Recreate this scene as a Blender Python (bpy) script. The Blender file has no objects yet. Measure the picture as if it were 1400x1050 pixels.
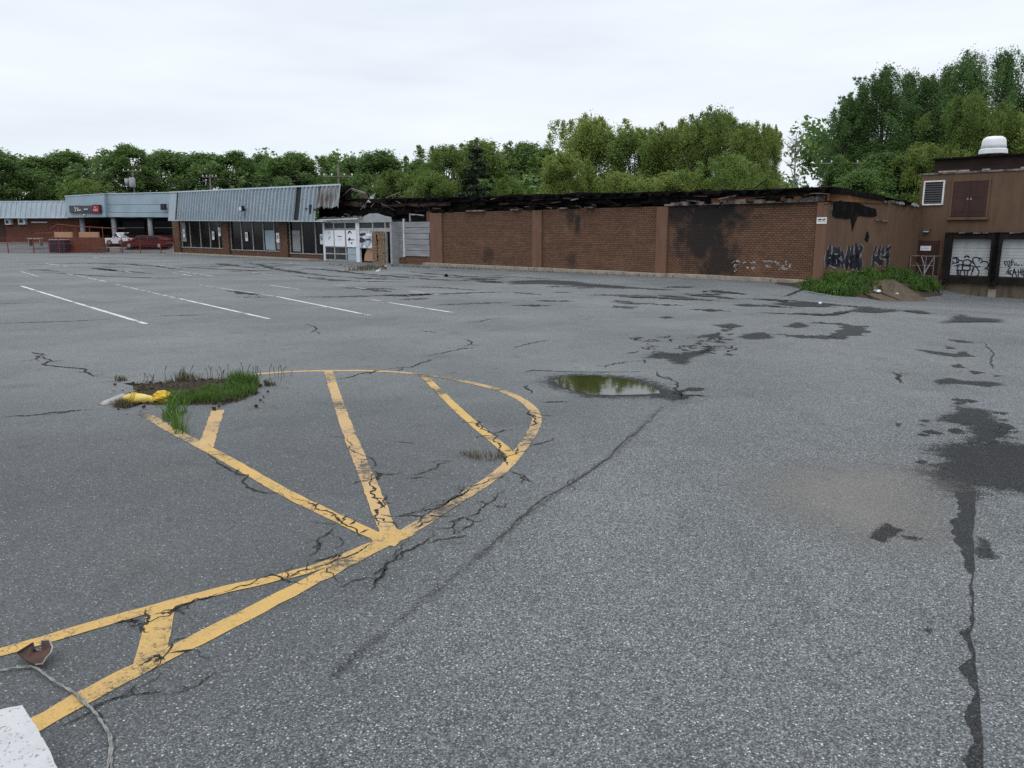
import bpy, bmesh, math, random
import numpy as np
from mathutils import Vector, Matrix
random.seed(7)
S = bpy.context.scene
COL = S.collection
# ------------------------------------------------------------------ camera, world, sun, exposure
F = 1080.0            # focal length in photograph pixels (photograph 1400 x 1050)
H = 2.25              # eye height
PITCH = math.atan((525 - 318) / F)
cam = bpy.data.cameras.new("camera"); camo = bpy.data.objects.new("camera", cam); COL.objects.link(camo)
camo.location = (0, 0, H); camo.rotation_euler = (math.pi / 2 - PITCH, 0, 0)
cam.sensor_width = 36; cam.lens = F / 1400 * 36; cam.clip_start = 0.05; cam.clip_end = 3000
S.camera = camo
W = bpy.data.worlds.new("World"); S.world = W; W.use_nodes = True
SUN_EL, SUN_AZ = math.radians(58), math.radians(200)   # high, hidden behind the overcast
wn = W.node_tree; wn.nodes.clear()
def N(t, kind, **kw):
    n = t.nodes.new(kind)
    for k, v in kw.items():
        if hasattr(n, k): setattr(n, k, v)
    return n
o_ = N(wn, 'ShaderNodeOutputWorld'); bg = N(wn, 'ShaderNodeBackground'); bg.inputs[1].default_value = 0.1
sky = N(wn, 'ShaderNodeTexSky', sky_type='NISHITA', sun_disc=False, sun_elevation=SUN_EL, sun_rotation=SUN_AZ)
tc = N(wn, 'ShaderNodeTexCoord'); sp = N(wn, 'ShaderNodeSeparateXYZ'); wn.links.new(tc.outputs['Generated'], sp.inputs[0])
mr = N(wn, 'ShaderNodeMapRange', interpolation_type='SMOOTHSTEP'); wn.links.new(sp.outputs['Z'], mr.inputs[0])
mr.inputs[1].default_value = 0.15; mr.inputs[2].default_value = 0.95; mr.inputs[3].default_value = 9.4; mr.inputs[4].default_value = 17.0
mp = N(wn, 'ShaderNodeMapping'); mp.inputs['Scale'].default_value = (1.6, 1.6, 9.0); wn.links.new(tc.outputs['Generated'], mp.inputs[0])
cn = N(wn, 'ShaderNodeTexNoise'); cn.inputs['Scale'].default_value = 1.5; cn.inputs['Detail'].default_value = 5; wn.links.new(mp.outputs[0], cn.inputs[0])
cr = N(wn, 'ShaderNodeValToRGB'); cr.color_ramp.elements[0].position = .3; cr.color_ramp.elements[0].color = (.79, .86, .945, 1)
cr.color_ramp.elements[1].position = .72; cr.color_ramp.elements[1].color = (.985, 1.035, 1.08, 1); wn.links.new(cn.outputs[0], cr.inputs[0])
vm = N(wn, 'ShaderNodeVectorMath', operation='SCALE'); wn.links.new(cr.outputs[0], vm.inputs[0]); wn.links.new(mr.outputs[0], vm.inputs['Scale'])
mx = N(wn, 'ShaderNodeMix', data_type='RGBA'); mx.inputs[0].default_value = 0.93
wn.links.new(sky.outputs[0], mx.inputs[6]); wn.links.new(vm.outputs[0], mx.inputs[7])
wn.links.new(mx.outputs[2], bg.inputs[0]); wn.links.new(bg.outputs[0], o_.inputs[0])
sl = bpy.data.lights.new("sun", 'SUN'); sl.energy = 0.8; sl.angle = math.radians(40); sl.color = (1, .97, .93)
so = bpy.data.objects.new("sun", sl); COL.objects.link(so); so.rotation_euler = (math.pi / 2 - SUN_EL, 0, math.pi - SUN_AZ + math.radians(0))
S.view_settings.view_transform = 'Standard'; S.view_settings.look = 'None'; S.view_settings.exposure = 0.1; S.view_settings.gamma = 1
S.render.engine = 'CYCLES'
try:
    S.cycles.use_denoising = False; S.cycles.max_bounces = 6; S.cycles.diffuse_bounces = 3; S.cycles.transparent_max_bounces = 8
except Exception: pass

# ------------------------------------------------------------------ measuring helpers
CA, SA = math.cos(PITCH), math.sin(PITCH)
def ray(px, py):
    r = (px - 700) / F; u = (525 - py) / F
    return Vector((r, CA + u * SA, -SA + u * CA))
YARD = -0.95
C0 = Vector((13.9079, 35.5203)); CX = Vector((.6860, -.7275)); CY = Vector((.7275, .6860))   # the brick building's right corner and its axes
def sstep(a, b, x):
    t = min(1, max(0, (x - a) / (b - a))); return t * t * (3 - 2 * t)
def drop(x, y):
    """the lot falls towards the loading dock"""
    q = Vector((x, y)) - C0
    return sstep(-14, 9, q.dot(CY)) * sstep(-2.5, 3.5, q.dot(CX))
def gz(x, y):
    z = YARD * drop(x, y)
    if x < -20: z += 1.1 * min(1, max(0, (y - 91) / 7.0))
    return z
def lift(x, y): return .02 if drop(x, y) > .002 else 0.0
def G(px, py, z0=0.0):
    d = ray(px, py); z = z0; p = None
    for _ in range(25):
        t = (z - H) / d.z; p = d * t
        z = z0 + 0.5 * (gz(p.x, p.y)) + 0.5 * (z - z0)
    return (p.x, p.y)
class Frame:
    """a facade's own axes: x runs to the right along it, y goes in behind it, z is up"""
    def __init__(s, ox, oy, dx, dy):
        l = math.hypot(dx, dy); s.o = Vector((ox, oy, 0)); s.X = Vector((dx / l, dy / l, 0)); s.Y = Vector((-dy / l, dx / l, 0)); s.rz = math.atan2(dy, dx)
    def L(s, px, py, y=0.0):
        c = Vector((0, 0, H)) - s.o; d = ray(px, py)
        t = (y - c.dot(s.Y)) / d.dot(s.Y)
        p = c + d * t
        return (p.dot(s.X), p.z)
    def W(s, x, y, z=0): return s.o + s.X * x + s.Y * y + Vector((0, 0, z))
    def Lx(s, px, py, x=0.0):
        """(y, z) where the pixel's ray meets the plane x = const"""
        c = Vector((0, 0, H)) - s.o; d = ray(px, py)
        t = (x - c.dot(s.X)) / d.dot(s.X); p = c + d * t
        return (p.dot(s.Y), p.z)

# ------------------------------------------------------------------ materials
def new_mat(name):
    m = bpy.data.materials.new(name); m.use_nodes = True; t = m.node_tree; t.nodes.clear()
    o = N(t, 'ShaderNodeOutputMaterial'); b = N(t, 'ShaderNodeBsdfPrincipled'); t.links.new(b.outputs[0], o.inputs[0])
    return m, t, b, o
def rgba(c): return (c[0], c[1], c[2], 1)
def noise(t, vec, scale, detail=4, rough=.55, dist=0.0):
    n = N(t, 'ShaderNodeTexNoise'); n.inputs['Scale'].default_value = scale; n.inputs['Detail'].default_value = detail
    n.inputs['Roughness'].default_value = rough; n.inputs['Distortion'].default_value = dist
    if vec is not None: t.links.new(vec, n.inputs['Vector'])
    return n.outputs[0]
def ramp(t, val, lo, hi, a=0.0, b=1.0):
    n = N(t, 'ShaderNodeMapRange'); n.inputs[1].default_value = lo; n.inputs[2].default_value = hi; n.inputs[3].default_value = a; n.inputs[4].default_value = b
    t.links.new(val, n.inputs[0]); return n.outputs[0]
def mixc(t, fac, a, b):
    n = N(t, 'ShaderNodeMix', data_type='RGBA')
    for sock, v in ((0, fac), (6, a), (7, b)):
        if isinstance(v, (tuple, list)): n.inputs[sock].default_value = rgba(v)
        elif isinstance(v, (int, float)): n.inputs[sock].default_value = v
        else: t.links.new(v, n.inputs[sock])
    return n.outputs[2]
def math_(t, op, a, b=None, clamp=False):
    n = N(t, 'ShaderNodeMath', operation=op, use_clamp=clamp)
    for i, v in enumerate((a, b)):
        if v is None: continue
        if isinstance(v, (int, float)): n.inputs[i].default_value = v
        else: t.links.new(v, n.inputs[i])
    return n.outputs[0]
def objco(t): return N(t, 'ShaderNodeTexCoord').outputs['Object']
def scaled(t, vec, s):
    n = N(t, 'ShaderNodeMapping'); n.inputs['Scale'].default_value = s; t.links.new(vec, n.inputs[0]); return n.outputs[0]
def bump(t, b, h, strength=.3, dist=.01):
    n = N(t, 'ShaderNodeBump'); n.inputs['Strength'].default_value = strength; n.inputs['Distance'].default_value = dist
    t.links.new(h, n.inputs['Height']); t.links.new(n.outputs[0], b.inputs['Normal'])
def plain(name, c, c2=None, scale=3.0, rough=.7, lo=.35, hi=.7, metal=0.0, bstr=.15, spec=.4, detail=5, stretch=None):
    """one colour going over into a second by noise, with a little relief"""
    m, t, b, o = new_mat(name); v = objco(t)
    if stretch: v = scaled(t, v, stretch)
    n = noise(t, v, scale, detail)
    c2 = c2 or tuple(x * .75 for x in c)
    t.links.new(mixc(t, ramp(t, n, lo, hi), c, c2), b.inputs['Base Color'])
    b.inputs['Roughness'].default_value = rough; b.inputs['Metallic'].default_value = metal; b.inputs['Specular IOR Level'].default_value = spec
    if bstr: bump(t, b, noise(t, v, scale * 8, 3), bstr, .01)
    return m
def stones(t, v, scale):
    vo = N(t, 'ShaderNodeTexVoronoi'); vo.inputs['Scale'].default_value = scale; t.links.new(v, vo.inputs['Vector'])
    s = N(t, 'ShaderNodeSeparateColor'); t.links.new(vo.outputs['Color'], s.inputs[0])
    return s.outputs[0], s.outputs[1], vo.outputs['Distance']
def seam_side(t, v):
    """1 on the right, worn side of the seam that runs across the lot, 0 on the left"""
    a = G(560, 840); b_ = G(905, 555)
    dx, dy = b_[0] - a[0], b_[1] - a[1]; l = math.hypot(dx, dy); nx, ny = dy / l, -dx / l
    s = N(t, 'ShaderNodeSeparateXYZ'); t.links.new(v, s.inputs[0])
    q = math_(t, 'ADD', math_(t, 'MULTIPLY', s.outputs[0], nx), math_(t, 'MULTIPLY', s.outputs[1], ny))
    q = math_(t, 'SUBTRACT', q, a[0] * nx + a[1] * ny)
    q = math_(t, 'ADD', q, math_(t, 'MULTIPLY', math_(t, 'SUBTRACT', noise(t, v, .9, 4), .5), .9))
    return ramp(t, q, -1.1, .35)
def asphalt(name, wet=False, ragged=None, silt=False):
    m, t, b, o = new_mat(name); v = objco(t)
    side = seam_side(t, v)
    big = noise(t, v, .22, 5, .6); mid = noise(t, v, 1.7, 5, .6); fine = noise(t, v, 38, 3, .7)
    vs = noise(t, v, 9, 4, .65)
    sy = N(t, 'ShaderNodeSeparateXYZ'); t.links.new(v, sy.inputs[0])
    older = ramp(t, math_(t, 'ADD', sy.outputs[1], math_(t, 'MULTIPLY', noise(t, v, .35, 4), 5)), 10.5, 15.5)      # the newer, darker patch ends here
    left = mixc(t, ramp(t, big, .35, .65), (.068, .072, .074), (.102, .106, .107))
    far_ = mixc(t, ramp(t, big, .35, .65), (.100, .107, .109), (.162, .170, .172))
    left = mixc(t, older, left, far_)
    right = mixc(t, ramp(t, big, .35, .65), (.071, .077, .081), (.118, .125, .128))
    right = mixc(t, ramp(t, noise(t, v, .16, 4, .6), .42, .6), right, mixc(t, .5, right, (.125, .128, .128)))
    right = mixc(t, ramp(t, noise(t, scaled(t, v, (1.2, .25, 1)), 1.1, 5, .65), .5, .72, 0, .45), right, (.056, .060, .064))
    c = mixc(t, side, left, right)
    c = mixc(t, ramp(t, mid, .56, .78, 0, .5), c, (.042, .043, .045))
    c = mixc(t, ramp(t, vs, .55, .8, 0, .35), c, (.05, .05, .05))
    c = mixc(t, ramp(t, noise(t, v, .5, 4), .62, .8, 0, .5), c, (.13, .118, .1))     # silt that dried on the surface
    c = mixc(t, ramp(t, noise(t, v, 2.4, 3, .5), .69, .74, 0, .45), c, (.03, .03, .03))                       # old oil drips
    c = mixc(t, ramp(t, noise(t, v, .8, 6, .7), .60, .78, 0, .35), c, (.15, .15, .145))                       # scuffed paler places
    r, r2, d = stones(t, v, 120)
    rb, rb2, db = stones(t, v, 62)
    tone = math_(t, 'ADD', math_(t, 'MULTIPLY', math_(t, 'POWER', r, 1.6), math_(t, 'ADD', .9, math_(t, 'MULTIPLY', side, .75))), math_(t, 'SUBTRACT', .56, math_(t, 'MULTIPLY', side, .16)))
    tone = math_(t, 'MULTIPLY', tone, ramp(t, d, .25, .75, 1.08, .72))
    sc_ = N(t, 'ShaderNodeVectorMath', operation='SCALE'); t.links.new(c, sc_.inputs[0]); t.links.new(tone, sc_.inputs['Scale']); c = sc_.outputs[0]
    pick = math_(t, 'GREATER_THAN', r2, math_(t, 'SUBTRACT', .955, math_(t, 'MULTIPLY', side, .11)))
    amt = math_(t, 'MULTIPLY', math_(t, 'MULTIPLY', pick, ramp(t, r, 0, 1, .15, .8)), ramp(t, d, .2, .6, 1, .1))
    c = mixc(t, amt, c, (.56, .565, .56))
    pick2 = math_(t, 'MULTIPLY', math_(t, 'GREATER_THAN', rb, math_(t, 'SUBTRACT', .992, math_(t, 'MULTIPLY', side, .03))), ramp(t, db, .2, .42, .8, 0))
    c = mixc(t, pick2, c, (.60, .60, .59))
    if wet:
        c = mixc(t, .80, c, (.014, .0135, .0135))
    if silt:
        c = mixc(t, .55, c, (.25, .222, .19))
    t.links.new(c, b.inputs['Base Color'])
    b.inputs['Roughness'].default_value = .6 if wet else .75
    b.inputs['Specular IOR Level'].default_value = .05 if wet else .40
    h = math_(t, 'ADD', math_(t, 'MULTIPLY', d, -.6), math_(t, 'ADD', math_(t, 'MULTIPLY', fine, .5), math_(t, 'MULTIPLY', db, -.5)))
    bump(t, b, h, .3 if wet else .6, .006)
    if ragged:                                                        # the patch breaks up towards its rim
        at_ = N(t, 'ShaderNodeAttribute', attribute_name='edge'); tr = N(t, 'ShaderNodeBsdfTransparent'); ms = N(t, 'ShaderNodeMixShader')
        n1 = math_(t, 'SUBTRACT', noise(t, v, 7, 6, .72), .5); n2 = math_(t, 'SUBTRACT', noise(t, v, 55, 3, .7), .5)
        k = math_(t, 'ADD', at_.outputs['Fac'], math_(t, 'ADD', math_(t, 'MULTIPLY', n1, ragged[0]), math_(t, 'MULTIPLY', n2, ragged[1])))
        t.links.new(ramp(t, k, -ragged[2], ragged[2], 0, ragged[3]), ms.inputs[0]); t.links.new(tr.outputs[0], ms.inputs[1]); t.links.new(b.outputs[0], ms.inputs[2]); t.links.new(ms.outputs[0], o.inputs[0])
    return m
def paint(name, c, wear=.5, dirt=(.07, .068, .06)):
    m, t, b, o = new_mat(name); v = objco(t)
    w1 = noise(t, v, 16, 6, .75); w2 = noise(t, v, 90, 3, .7); w0 = noise(t, v, 1.1, 4)
    r, r2, d = stones(t, v, 120)
    k = math_(t, 'ADD', math_(t, 'MULTIPLY', w1, .6), math_(t, 'ADD', math_(t, 'MULTIPLY', w2, .35), math_(t, 'MULTIPLY', w0, .75)))
    worn = ramp(t, k, 1.045 - wear * .30, 1.13 - wear * .30)
    ve = N(t, 'ShaderNodeTexVoronoi', feature='DISTANCE_TO_EDGE'); ve.inputs['Scale'].default_value = 9; t.links.new(v, ve.inputs['Vector'])
    vv = N(t, 'ShaderNodeVectorMath', operation='ADD'); nz = N(t, 'ShaderNodeTexNoise'); nz.inputs['Scale'].default_value = 14; t.links.new(v, nz.inputs['Vector'])
    sv = N(t, 'ShaderNodeVectorMath', operation='SCALE'); sv.inputs['Scale'].default_value = .09; t.links.new(nz.outputs['Color'], sv.inputs[0]); t.links.new(v, vv.inputs[0]); t.links.new(sv.outputs[0], vv.inputs[1]); t.links.new(vv.outputs[0], ve.inputs['Vector'])
    worn = math_(t, 'MAXIMUM', worn, math_(t, 'MULTIPLY', ramp(t, ve.outputs['Distance'], .006, .020, 1, 0), ramp(t, noise(t, v, 2.3, 3), .50, .60)))
    cc = mixc(t, ramp(t, w0, .35, .65), c, tuple(x * .68 + .05 for x in c))
    cc = mixc(t, ramp(t, r, 0, .45, .35, 0), cc, tuple(x * .5 for x in c))
    t.links.new(mixc(t, worn, cc, dirt), b.inputs['Base Color'])
    b.inputs['Roughness'].default_value = .75; b.inputs['Specular IOR Level'].default_value = .25
    bump(t, b, math_(t, 'SUBTRACT', math_(t, 'MULTIPLY', d, -.5), worn), .5, .006)
    return m
def brick(name, c1, c2, mortar, vertical_axis='xz', soot=None, grime=True):
    """running bond courses with raked joints; soot: list of (x, z, rx, rz, strength) burnt places in wall coordinates"""
    m, t, b, o = new_mat(name); v = objco(t)
    s = N(t, 'ShaderNodeSeparateXYZ'); t.links.new(v, s.inputs[0])
    c = N(t, 'ShaderNodeCombineXYZ'); t.links.new(s.outputs[0 if vertical_axis == 'xz' else 1], c.inputs[0]); t.links.new(s.outputs[2], c.inputs[1])
    bt = N(t, 'ShaderNodeTexBrick', offset=.5); t.links.new(c.outputs[0], bt.inputs['Vector'])
    bt.inputs['Scale'].default_value = 1; bt.inputs['Brick Width'].default_value = .23; bt.inputs['Row Height'].default_value = .1
    bt.inputs['Mortar Size'].default_value = .014; bt.inputs['Mortar Smooth'].default_value = .3; bt.inputs['Bias'].default_value = 0
    bt.inputs['Color1'].default_value = rgba(c1); bt.inputs['Color2'].default_value = rgba(c2); bt.inputs['Mortar'].default_value = rgba(mortar)
    col = bt.outputs[0]
    lay = noise(t, scaled(t, v, (.35, .35, 4.0)), 1.2, 5, .65)
    col = mixc(t, ramp(t, lay, .45, .75, 0, .55), col, tuple(x * .45 for x in c2))
    col = mixc(t, ramp(t, noise(t, v, .8, 5), .55, .8, 0, .5), col, (.2, .13, .09))
    if soot:
        n1 = noise(t, v, 1.6, 6, .65); tot = None
        for (sx, sz, rx, rz, k) in soot:
            a = math_(t, 'POWER', math_(t, 'DIVIDE', math_(t, 'SUBTRACT', s.outputs[0], sx), rx), 2)
            e = math_(t, 'POWER', math_(t, 'DIVIDE', math_(t, 'SUBTRACT', s.outputs[2], sz), rz), 2)
            q = math_(t, 'SUBTRACT', 1.25, math_(t, 'SQRT', math_(t, 'ADD', a, e)))
            q = math_(t, 'ADD', q, math_(t, 'MULTIPLY', math_(t, 'SUBTRACT', n1, .5), 2.2))
            q = ramp(t, q, .1, .75, 0, k)
            tot = q if tot is None else math_(t, 'MAXIMUM', tot, q)
        col = mixc(t, tot, col, (.013, .012, .012))
    t.links.new(col, b.inputs['Base Color']); b.inputs['Roughness'].default_value = .85; b.inputs['Specular IOR Level'].default_value = .25
    bump(t, b, math_(t, 'ADD', math_(t, 'MULTIPLY', bt.outputs['Fac'], -1), math_(t, 'MULTIPLY', noise(t, v, 40, 3), .3)), .8, .015)
    return m
def streaky(name, c, c2, c3, k=1.0, rough=.8):
    """paint with vertical runs and patches of dirt"""
    m, t, b, o = new_mat(name); v = objco(t)
    n1 = noise(t, scaled(t, v, (1.6, 1.6, .25)), 2.2, 6, .65); n2 = noise(t, v, .7, 5); n3 = noise(t, v, 14, 4, .7)
    col = mixc(t, ramp(t, n1, .42, .72, 0, .75 * k), c, c2); col = mixc(t, ramp(t, n2, .5, .78, 0, .7 * k), col, c3)
    col = mixc(t, ramp(t, n3, .55, .8, 0, .3 * k), col, c2)
    t.links.new(col, b.inputs['Base Color']); b.inputs['Roughness'].default_value = rough; b.inputs['Specular IOR Level'].default_value = .25
    bump(t, b, n3, .2, .01); return m
def leaf_mat(name, c1, c2, trans=.25, c3=None):
    m, t, b, o = new_mat(name); v = objco(t)
    g = N(t, 'ShaderNodeNewGeometry'); oi = N(t, 'ShaderNodeObjectInfo')
    k = math_(t, 'ADD', math_(t, 'MULTIPLY', g.outputs['Random Per Island'], .55), math_(t, 'MULTIPLY', noise(t, v, .45, 3), .75))
    col = mixc(t, ramp(t, k, .3, .95), c1, c2)
    col = mixc(t, math_(t, 'MULTIPLY', oi.outputs['Random'], .35), col, c3 or tuple(x * .7 for x in c1))
    t.links.new(col, b.inputs['Base Color']); b.inputs['Roughness'].default_value = .6; b.inputs['Specular IOR Level'].default_value = .25
    tr = N(t, 'ShaderNodeBsdfTranslucent'); t.links.new(col, tr.inputs[0])
    mxs = N(t, 'ShaderNodeMixShader'); mxs.inputs[0].default_value = trans
    t.links.new(b.outputs[0], mxs.inputs[1]); t.links.new(tr.outputs[0], mxs.inputs[2]); t.links.new(mxs.outputs[0], o.inputs[0])
    return m
def glass(name, c=(.007, .008, .009), rough=.12):
    m, t, b, o = new_mat(name); v = objco(t)
    t.links.new(mixc(t, ramp(t, noise(t, v, .9, 4), .4, .7), c, tuple(x * 2.2 for x in c)), b.inputs['Base Color'])
    b.inputs['Roughness'].default_value = rough; b.inputs['Specular IOR Level'].default_value = .06; return m
M = {}
M['asphalt'] = asphalt('asphalt'); M['wet'] = asphalt('wet_asphalt', True); M['wet_ragged'] = asphalt('damp_asphalt', True, (3.4, 3.6, .4, .88)); M['seam_band'] = asphalt('dark_seam_asphalt', True, (3.6, 4.2, .8, .38)); M['silt'] = asphalt('silty_asphalt', False, (2.2, 1.4, .9, .62), True)
M['yellow'] = paint('yellow_road_paint', (.51, .320, .098), .52); M['yellow_worn'] = paint('faded_yellow_road_paint', (.47, .305, .135), .54)
M['yellow_pale'] = paint('pale_yellow_road_paint', (.42, .29, .14), .78)
M['white_line'] = paint('white_road_paint', (.58, .59, .62), .52); M['white_worn'] = paint('worn_white_road_paint', (.44, .45, .47), .66)
M['crack'] = plain('crack_dark', (.014, .014, .014), (.045, .044, .042), 26, .9, spec=.1)
M['seam'] = plain('seam_dark', (.030, .030, .030), (.07, .071, .072), 9, .9, spec=.12)
M['concrete'] = plain('concrete', (.30, .265, .215), (.17, .145, .115), 2.5, .85); M['concrete_pale'] = plain('pale_concrete', (.32, .30, .28), (.18, .165, .15), 6, .85, bstr=.5)
M['soil'] = plain('soil', (.032, .025, .018), (.07, .058, .045), 18, .95, bstr=.8, spec=.1)
M['dirt_brown'] = plain('brown_dirt', (.115, .088, .066), (.07, .052, .04), 3, .95, bstr=.5, spec=.1)
M['grass_ground'] = plain('grass_ground', (.05, .075, .022), (.035, .05, .018), .3, .95)
M['brick'] = brick('red_brown_brick', (.172, .086, .051), (.114, .060, .037), (.030, .020, .016))
M['pilaster'] = streaky('brown_pilaster', (.152, .080, .052), (.10, .055, .038), (.175, .098, .066))
M['brown_paint'] = streaky('brown_painted_block', (.120, .070, .044), (.076, .047, .032), (.148, .092, .061))
M['dock_brown'] = streaky('brown_painted_dock_wall', (.112, .068, .043), (.066, .042, .029), (.132, .084, .055))
M['char'] = plain('charred_timber', (.006, .0055, .0055), (.020, .015, .013), 2.5, .9, spec=.06, bstr=.5, lo=.45, hi=.75)
M['char_brown'] = plain('scorched_brown_timber', (.07, .030, .017), (.012, .009, .008), 1.4, .85, lo=.4, hi=.6)
M['rust_dark'] = plain('dark_rust', (.075, .030, .018), (.03, .016, .012), 9, .8); M['rust'] = plain('rusty_steel', (.19, .082, .032), (.075, .036, .02), 1.2, .85)
M['ash_block'] = plain('exposed_pale_block', (.22, .19, .17), (.035, .03, .028), 2.2, .9, lo=.35, hi=.6)
M['cladding'] = streaky('blue_grey_metal_cladding', (.295, .35, .395), (.20, .24, .275), (.34, .39, .43), 1.0, .55)
M['cladding_rust'] = streaky('scorched_metal_cladding', (.30, .34, .36), (.09, .055, .038), (.11, .06, .04), 1.5, .7)
M['fascia'] = plain('pale_blue_fascia', (.29, .37, .42), (.23, .305, .355), .8, .55)
M['trim_blue'] = plain('pale_metal_trim', (.46, .54, .58), None, 2, .5)
M['black_gap'] = plain('black_flashing', (.012, .012, .014), None, 2, .7)
M['glass'] = glass('dark_shop_glass'); M['glass_blue'] = glass('bluish_dirty_glass', (.02, .026, .03), .25)
M['mullion'] = plain('pale_aluminium', (.33, .32, .30), (.22, .21, .2), 2, .5)
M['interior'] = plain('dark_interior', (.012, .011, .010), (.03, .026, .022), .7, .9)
M['white'] = plain('off_white_paint', (.62, .64, .67), (.5, .52, .55), 2, .6)
M['paper'] = plain('white_paper', (.72, .73, .78), (.66, .67, .72), 2, .7, bstr=0)
M['ink'] = plain('black_ink', (.02, .02, .024), None, 3, .7, bstr=0); M['ink_grey'] = plain('grey_ink', (.3, .31, .34), None, 3, .7, bstr=0)
M['photo_blue'] = plain('printed_blue_grey', (.16, .19, .25), (.55, .57, .62), 2.6, .6, bstr=0, lo=.42, hi=.58)
M['osb'] = plain('wood_chip_board', (.235, .15, .092), (.085, .05, .032), 11, .8, lo=.46, hi=.56, detail=8)
M['plank'] = plain('weathered_grey_board', (.27, .275, .29), (.15, .15, .155), 1.0, .8, stretch=(.5, 1, 7))
M['white_metal'] = plain('white_painted_metal', (.7, .71, .72), (.6, .61, .62), 2, .4)
M['frame_white'] = plain('white_frame', (.68, .68, .66), (.5, .5, .48), 3, .6)
M['louvre'] = plain('dark_grey_louvre', (.04, .042, .046), None, 3, .6)
M['maroon'] = streaky('maroon_door', (.045, .021, .018), (.028, .015, .013), (.06, .03, .025), 1.2, .65)
M['door_white'] = streaky('dirty_white_door', (.40, .42, .43), (.27, .26, .24), (.34, .35, .36), .7, .55)
M['rubber'] = plain('black_dock_rubber', (.010, .009, .009), (.022, .017, .015), 2, .85, spec=.1)
M['dock_base'] = streaky('stained_concrete_base', (.13, .105, .075), (.05, .042, .032), (.17, .13, .09), 1.2)
M['galv'] = plain('galvanised_pipe', (.24, .235, .23), (.15, .13, .12), 6, .5, metal=.3)
M['paint_black'] = plain('black_spray_paint', (.012, .013, .02), (.02, .022, .035), 4, .6, bstr=0)
M['paint_white'] = plain('white_spray_paint', (.42, .40, .41), (.2, .17, .16), 9, .7, bstr=0)
M['paint_lilac'] = plain('lilac_spray_paint', (.20, .18, .25), None, 6, .7, bstr=0)
M['paint_green'] = plain('pale_green_spray_paint', (.22, .3, .28), None, 6, .7, bstr=0)
M['paint_navy'] = plain('navy_spray_paint', (.012, .016, .045), None, 6, .6, bstr=0)
M['red_fence'] = plain('red_fence_paint', (.20, .036, .024), (.12, .028, .02), 3, .7)
M['red_brick2'] = brick('orange_red_brick', (.17, .062, .038), (.125, .048, .03), (.07, .042, .032))
M['tan'] = plain('tan_panel', (.36, .2, .12), (.3, .17, .1), 1.5, .8)
M['car_red'] = plain('dark_red_car_paint', (.062, .006, .007), None, .5, .35, bstr=0, spec=.25); M['car_white'] = plain('white_car_paint', (.72, .73, .75), None, .5, .25, bstr=0, spec=.5)
M['tyre'] = plain('tyre_rubber', (.015, .015, .015), None, 4, .85); M['rim'] = plain('wheel_rim', (.4, .4, .41), None, 4, .35, metal=.7)
M['lamp_red'] = plain('red_lens', (.3, .01, .01), None, 4, .3, bstr=0); M['lamp_clear'] = plain('clear_lens', (.55, .56, .58), None, 4, .2, bstr=0)
M['navy_bin'] = plain('dark_navy_plastic', (.012, .014, .032), None, 3, .5); M['grey'] = plain('grey_metal', (.3, .31, .32), None, 3, .6)
M['sign_dark'] = plain('dark_grey_sign_face', (.06, .06, .07), None, 2, .4, bstr=0); M['sign_red'] = plain('red_sign_face', (.42, .015, .018), None, 2, .4, bstr=0); M['letter'] = plain('white_lettering', (.6, .6, .62), None, 4, .5, bstr=0)
M['column'] = plain('grey_column', (.20, .215, .235), None, 1, .7)
M['bark'] = plain('tree_bark', (.055, .045, .036), (.03, .025, .02), 3, .9, bstr=.6); M['bark_pale'] = plain('pale_dead_bark', (.24, .225, .21), None, 3, .9)
M['leaf_maple'] = leaf_mat('maple_leaves', (.060, .118, .034), (.155, .240, .062), .36)
M['leaf_olive'] = leaf_mat('olive_leaves', (.086, .142, .034), (.205, .285, .068), .42)
M['leaf_willow'] = leaf_mat('willow_leaves', (.135, .195, .044), (.305, .370, .098), .45)
M['leaf_poplar'] = leaf_mat('poplar_leaves', (.046, .098, .030), (.125, .205, .058), .38)
M['leaf_pine'] = leaf_mat('pine_needles', (.020, .036, .018), (.045, .065, .026), .1)
M['leaf_weed'] = leaf_mat('weed_leaves', (.04, .095, .016), (.10, .19, .036), .3)
M['blade'] = leaf_mat('grass_blades', (.045, .100, .018), (.130, .215, .042), .3); M['dry'] = leaf_mat('dry_grass', (.07, .06, .03), (.14, .115, .06), .2)
M['wood_pole'] = plain('weathered_pole_wood', (.2, .18, .16), (.12, .105, .09), 2, .85)
M['wire'] = plain('black_wire', (.02, .02, .02), None, 3, .6); M['cable'] = plain('dirty_grey_cable', (.27, .26, .245), (.10, .095, .09), 22, .75)
M['yellow_bag'] = plain('yellow_plastic', (.62, .40, .012), (.5, .3, .01), 6, .35, bstr=.3); M['yellow_roll'] = plain('pale_yellow_plastic', (.62, .47, .11), (.45, .33, .07), 9, .5, bstr=.3)
M['kerb_white'] = plain('chipped_white_paint', (.50, .495, .50), (.30, .29, .28), 22, .85, bstr=1.0, lo=.46, hi=.62, spec=.1)
m, t, b, o = new_mat('chipped_white_paint'); v = objco(t)
c_ = mixc(t, ramp(t, noise(t, v, 5, 6, .7), .45, .7, 0, .6), (.47, .46, .465), (.36, .35, .35)); pit = ramp(t, noise(t, v, 48, 4, .7), .60, .66); c_ = mixc(t, math_(t, 'MULTIPLY', pit, ramp(t, noise(t, v, 9, 3), .4, .6)), c_, (.16, .145, .13))
t.links.new(c_, b.inputs['Base Color']); b.inputs['Roughness'].default_value = .85; b.inputs['Specular IOR Level'].default_value = .15
bump(t, b, math_(t, 'SUBTRACT', noise(t, v, 30, 5, .7), pit), .7, .008); M['kerb_white'] = m
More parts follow.
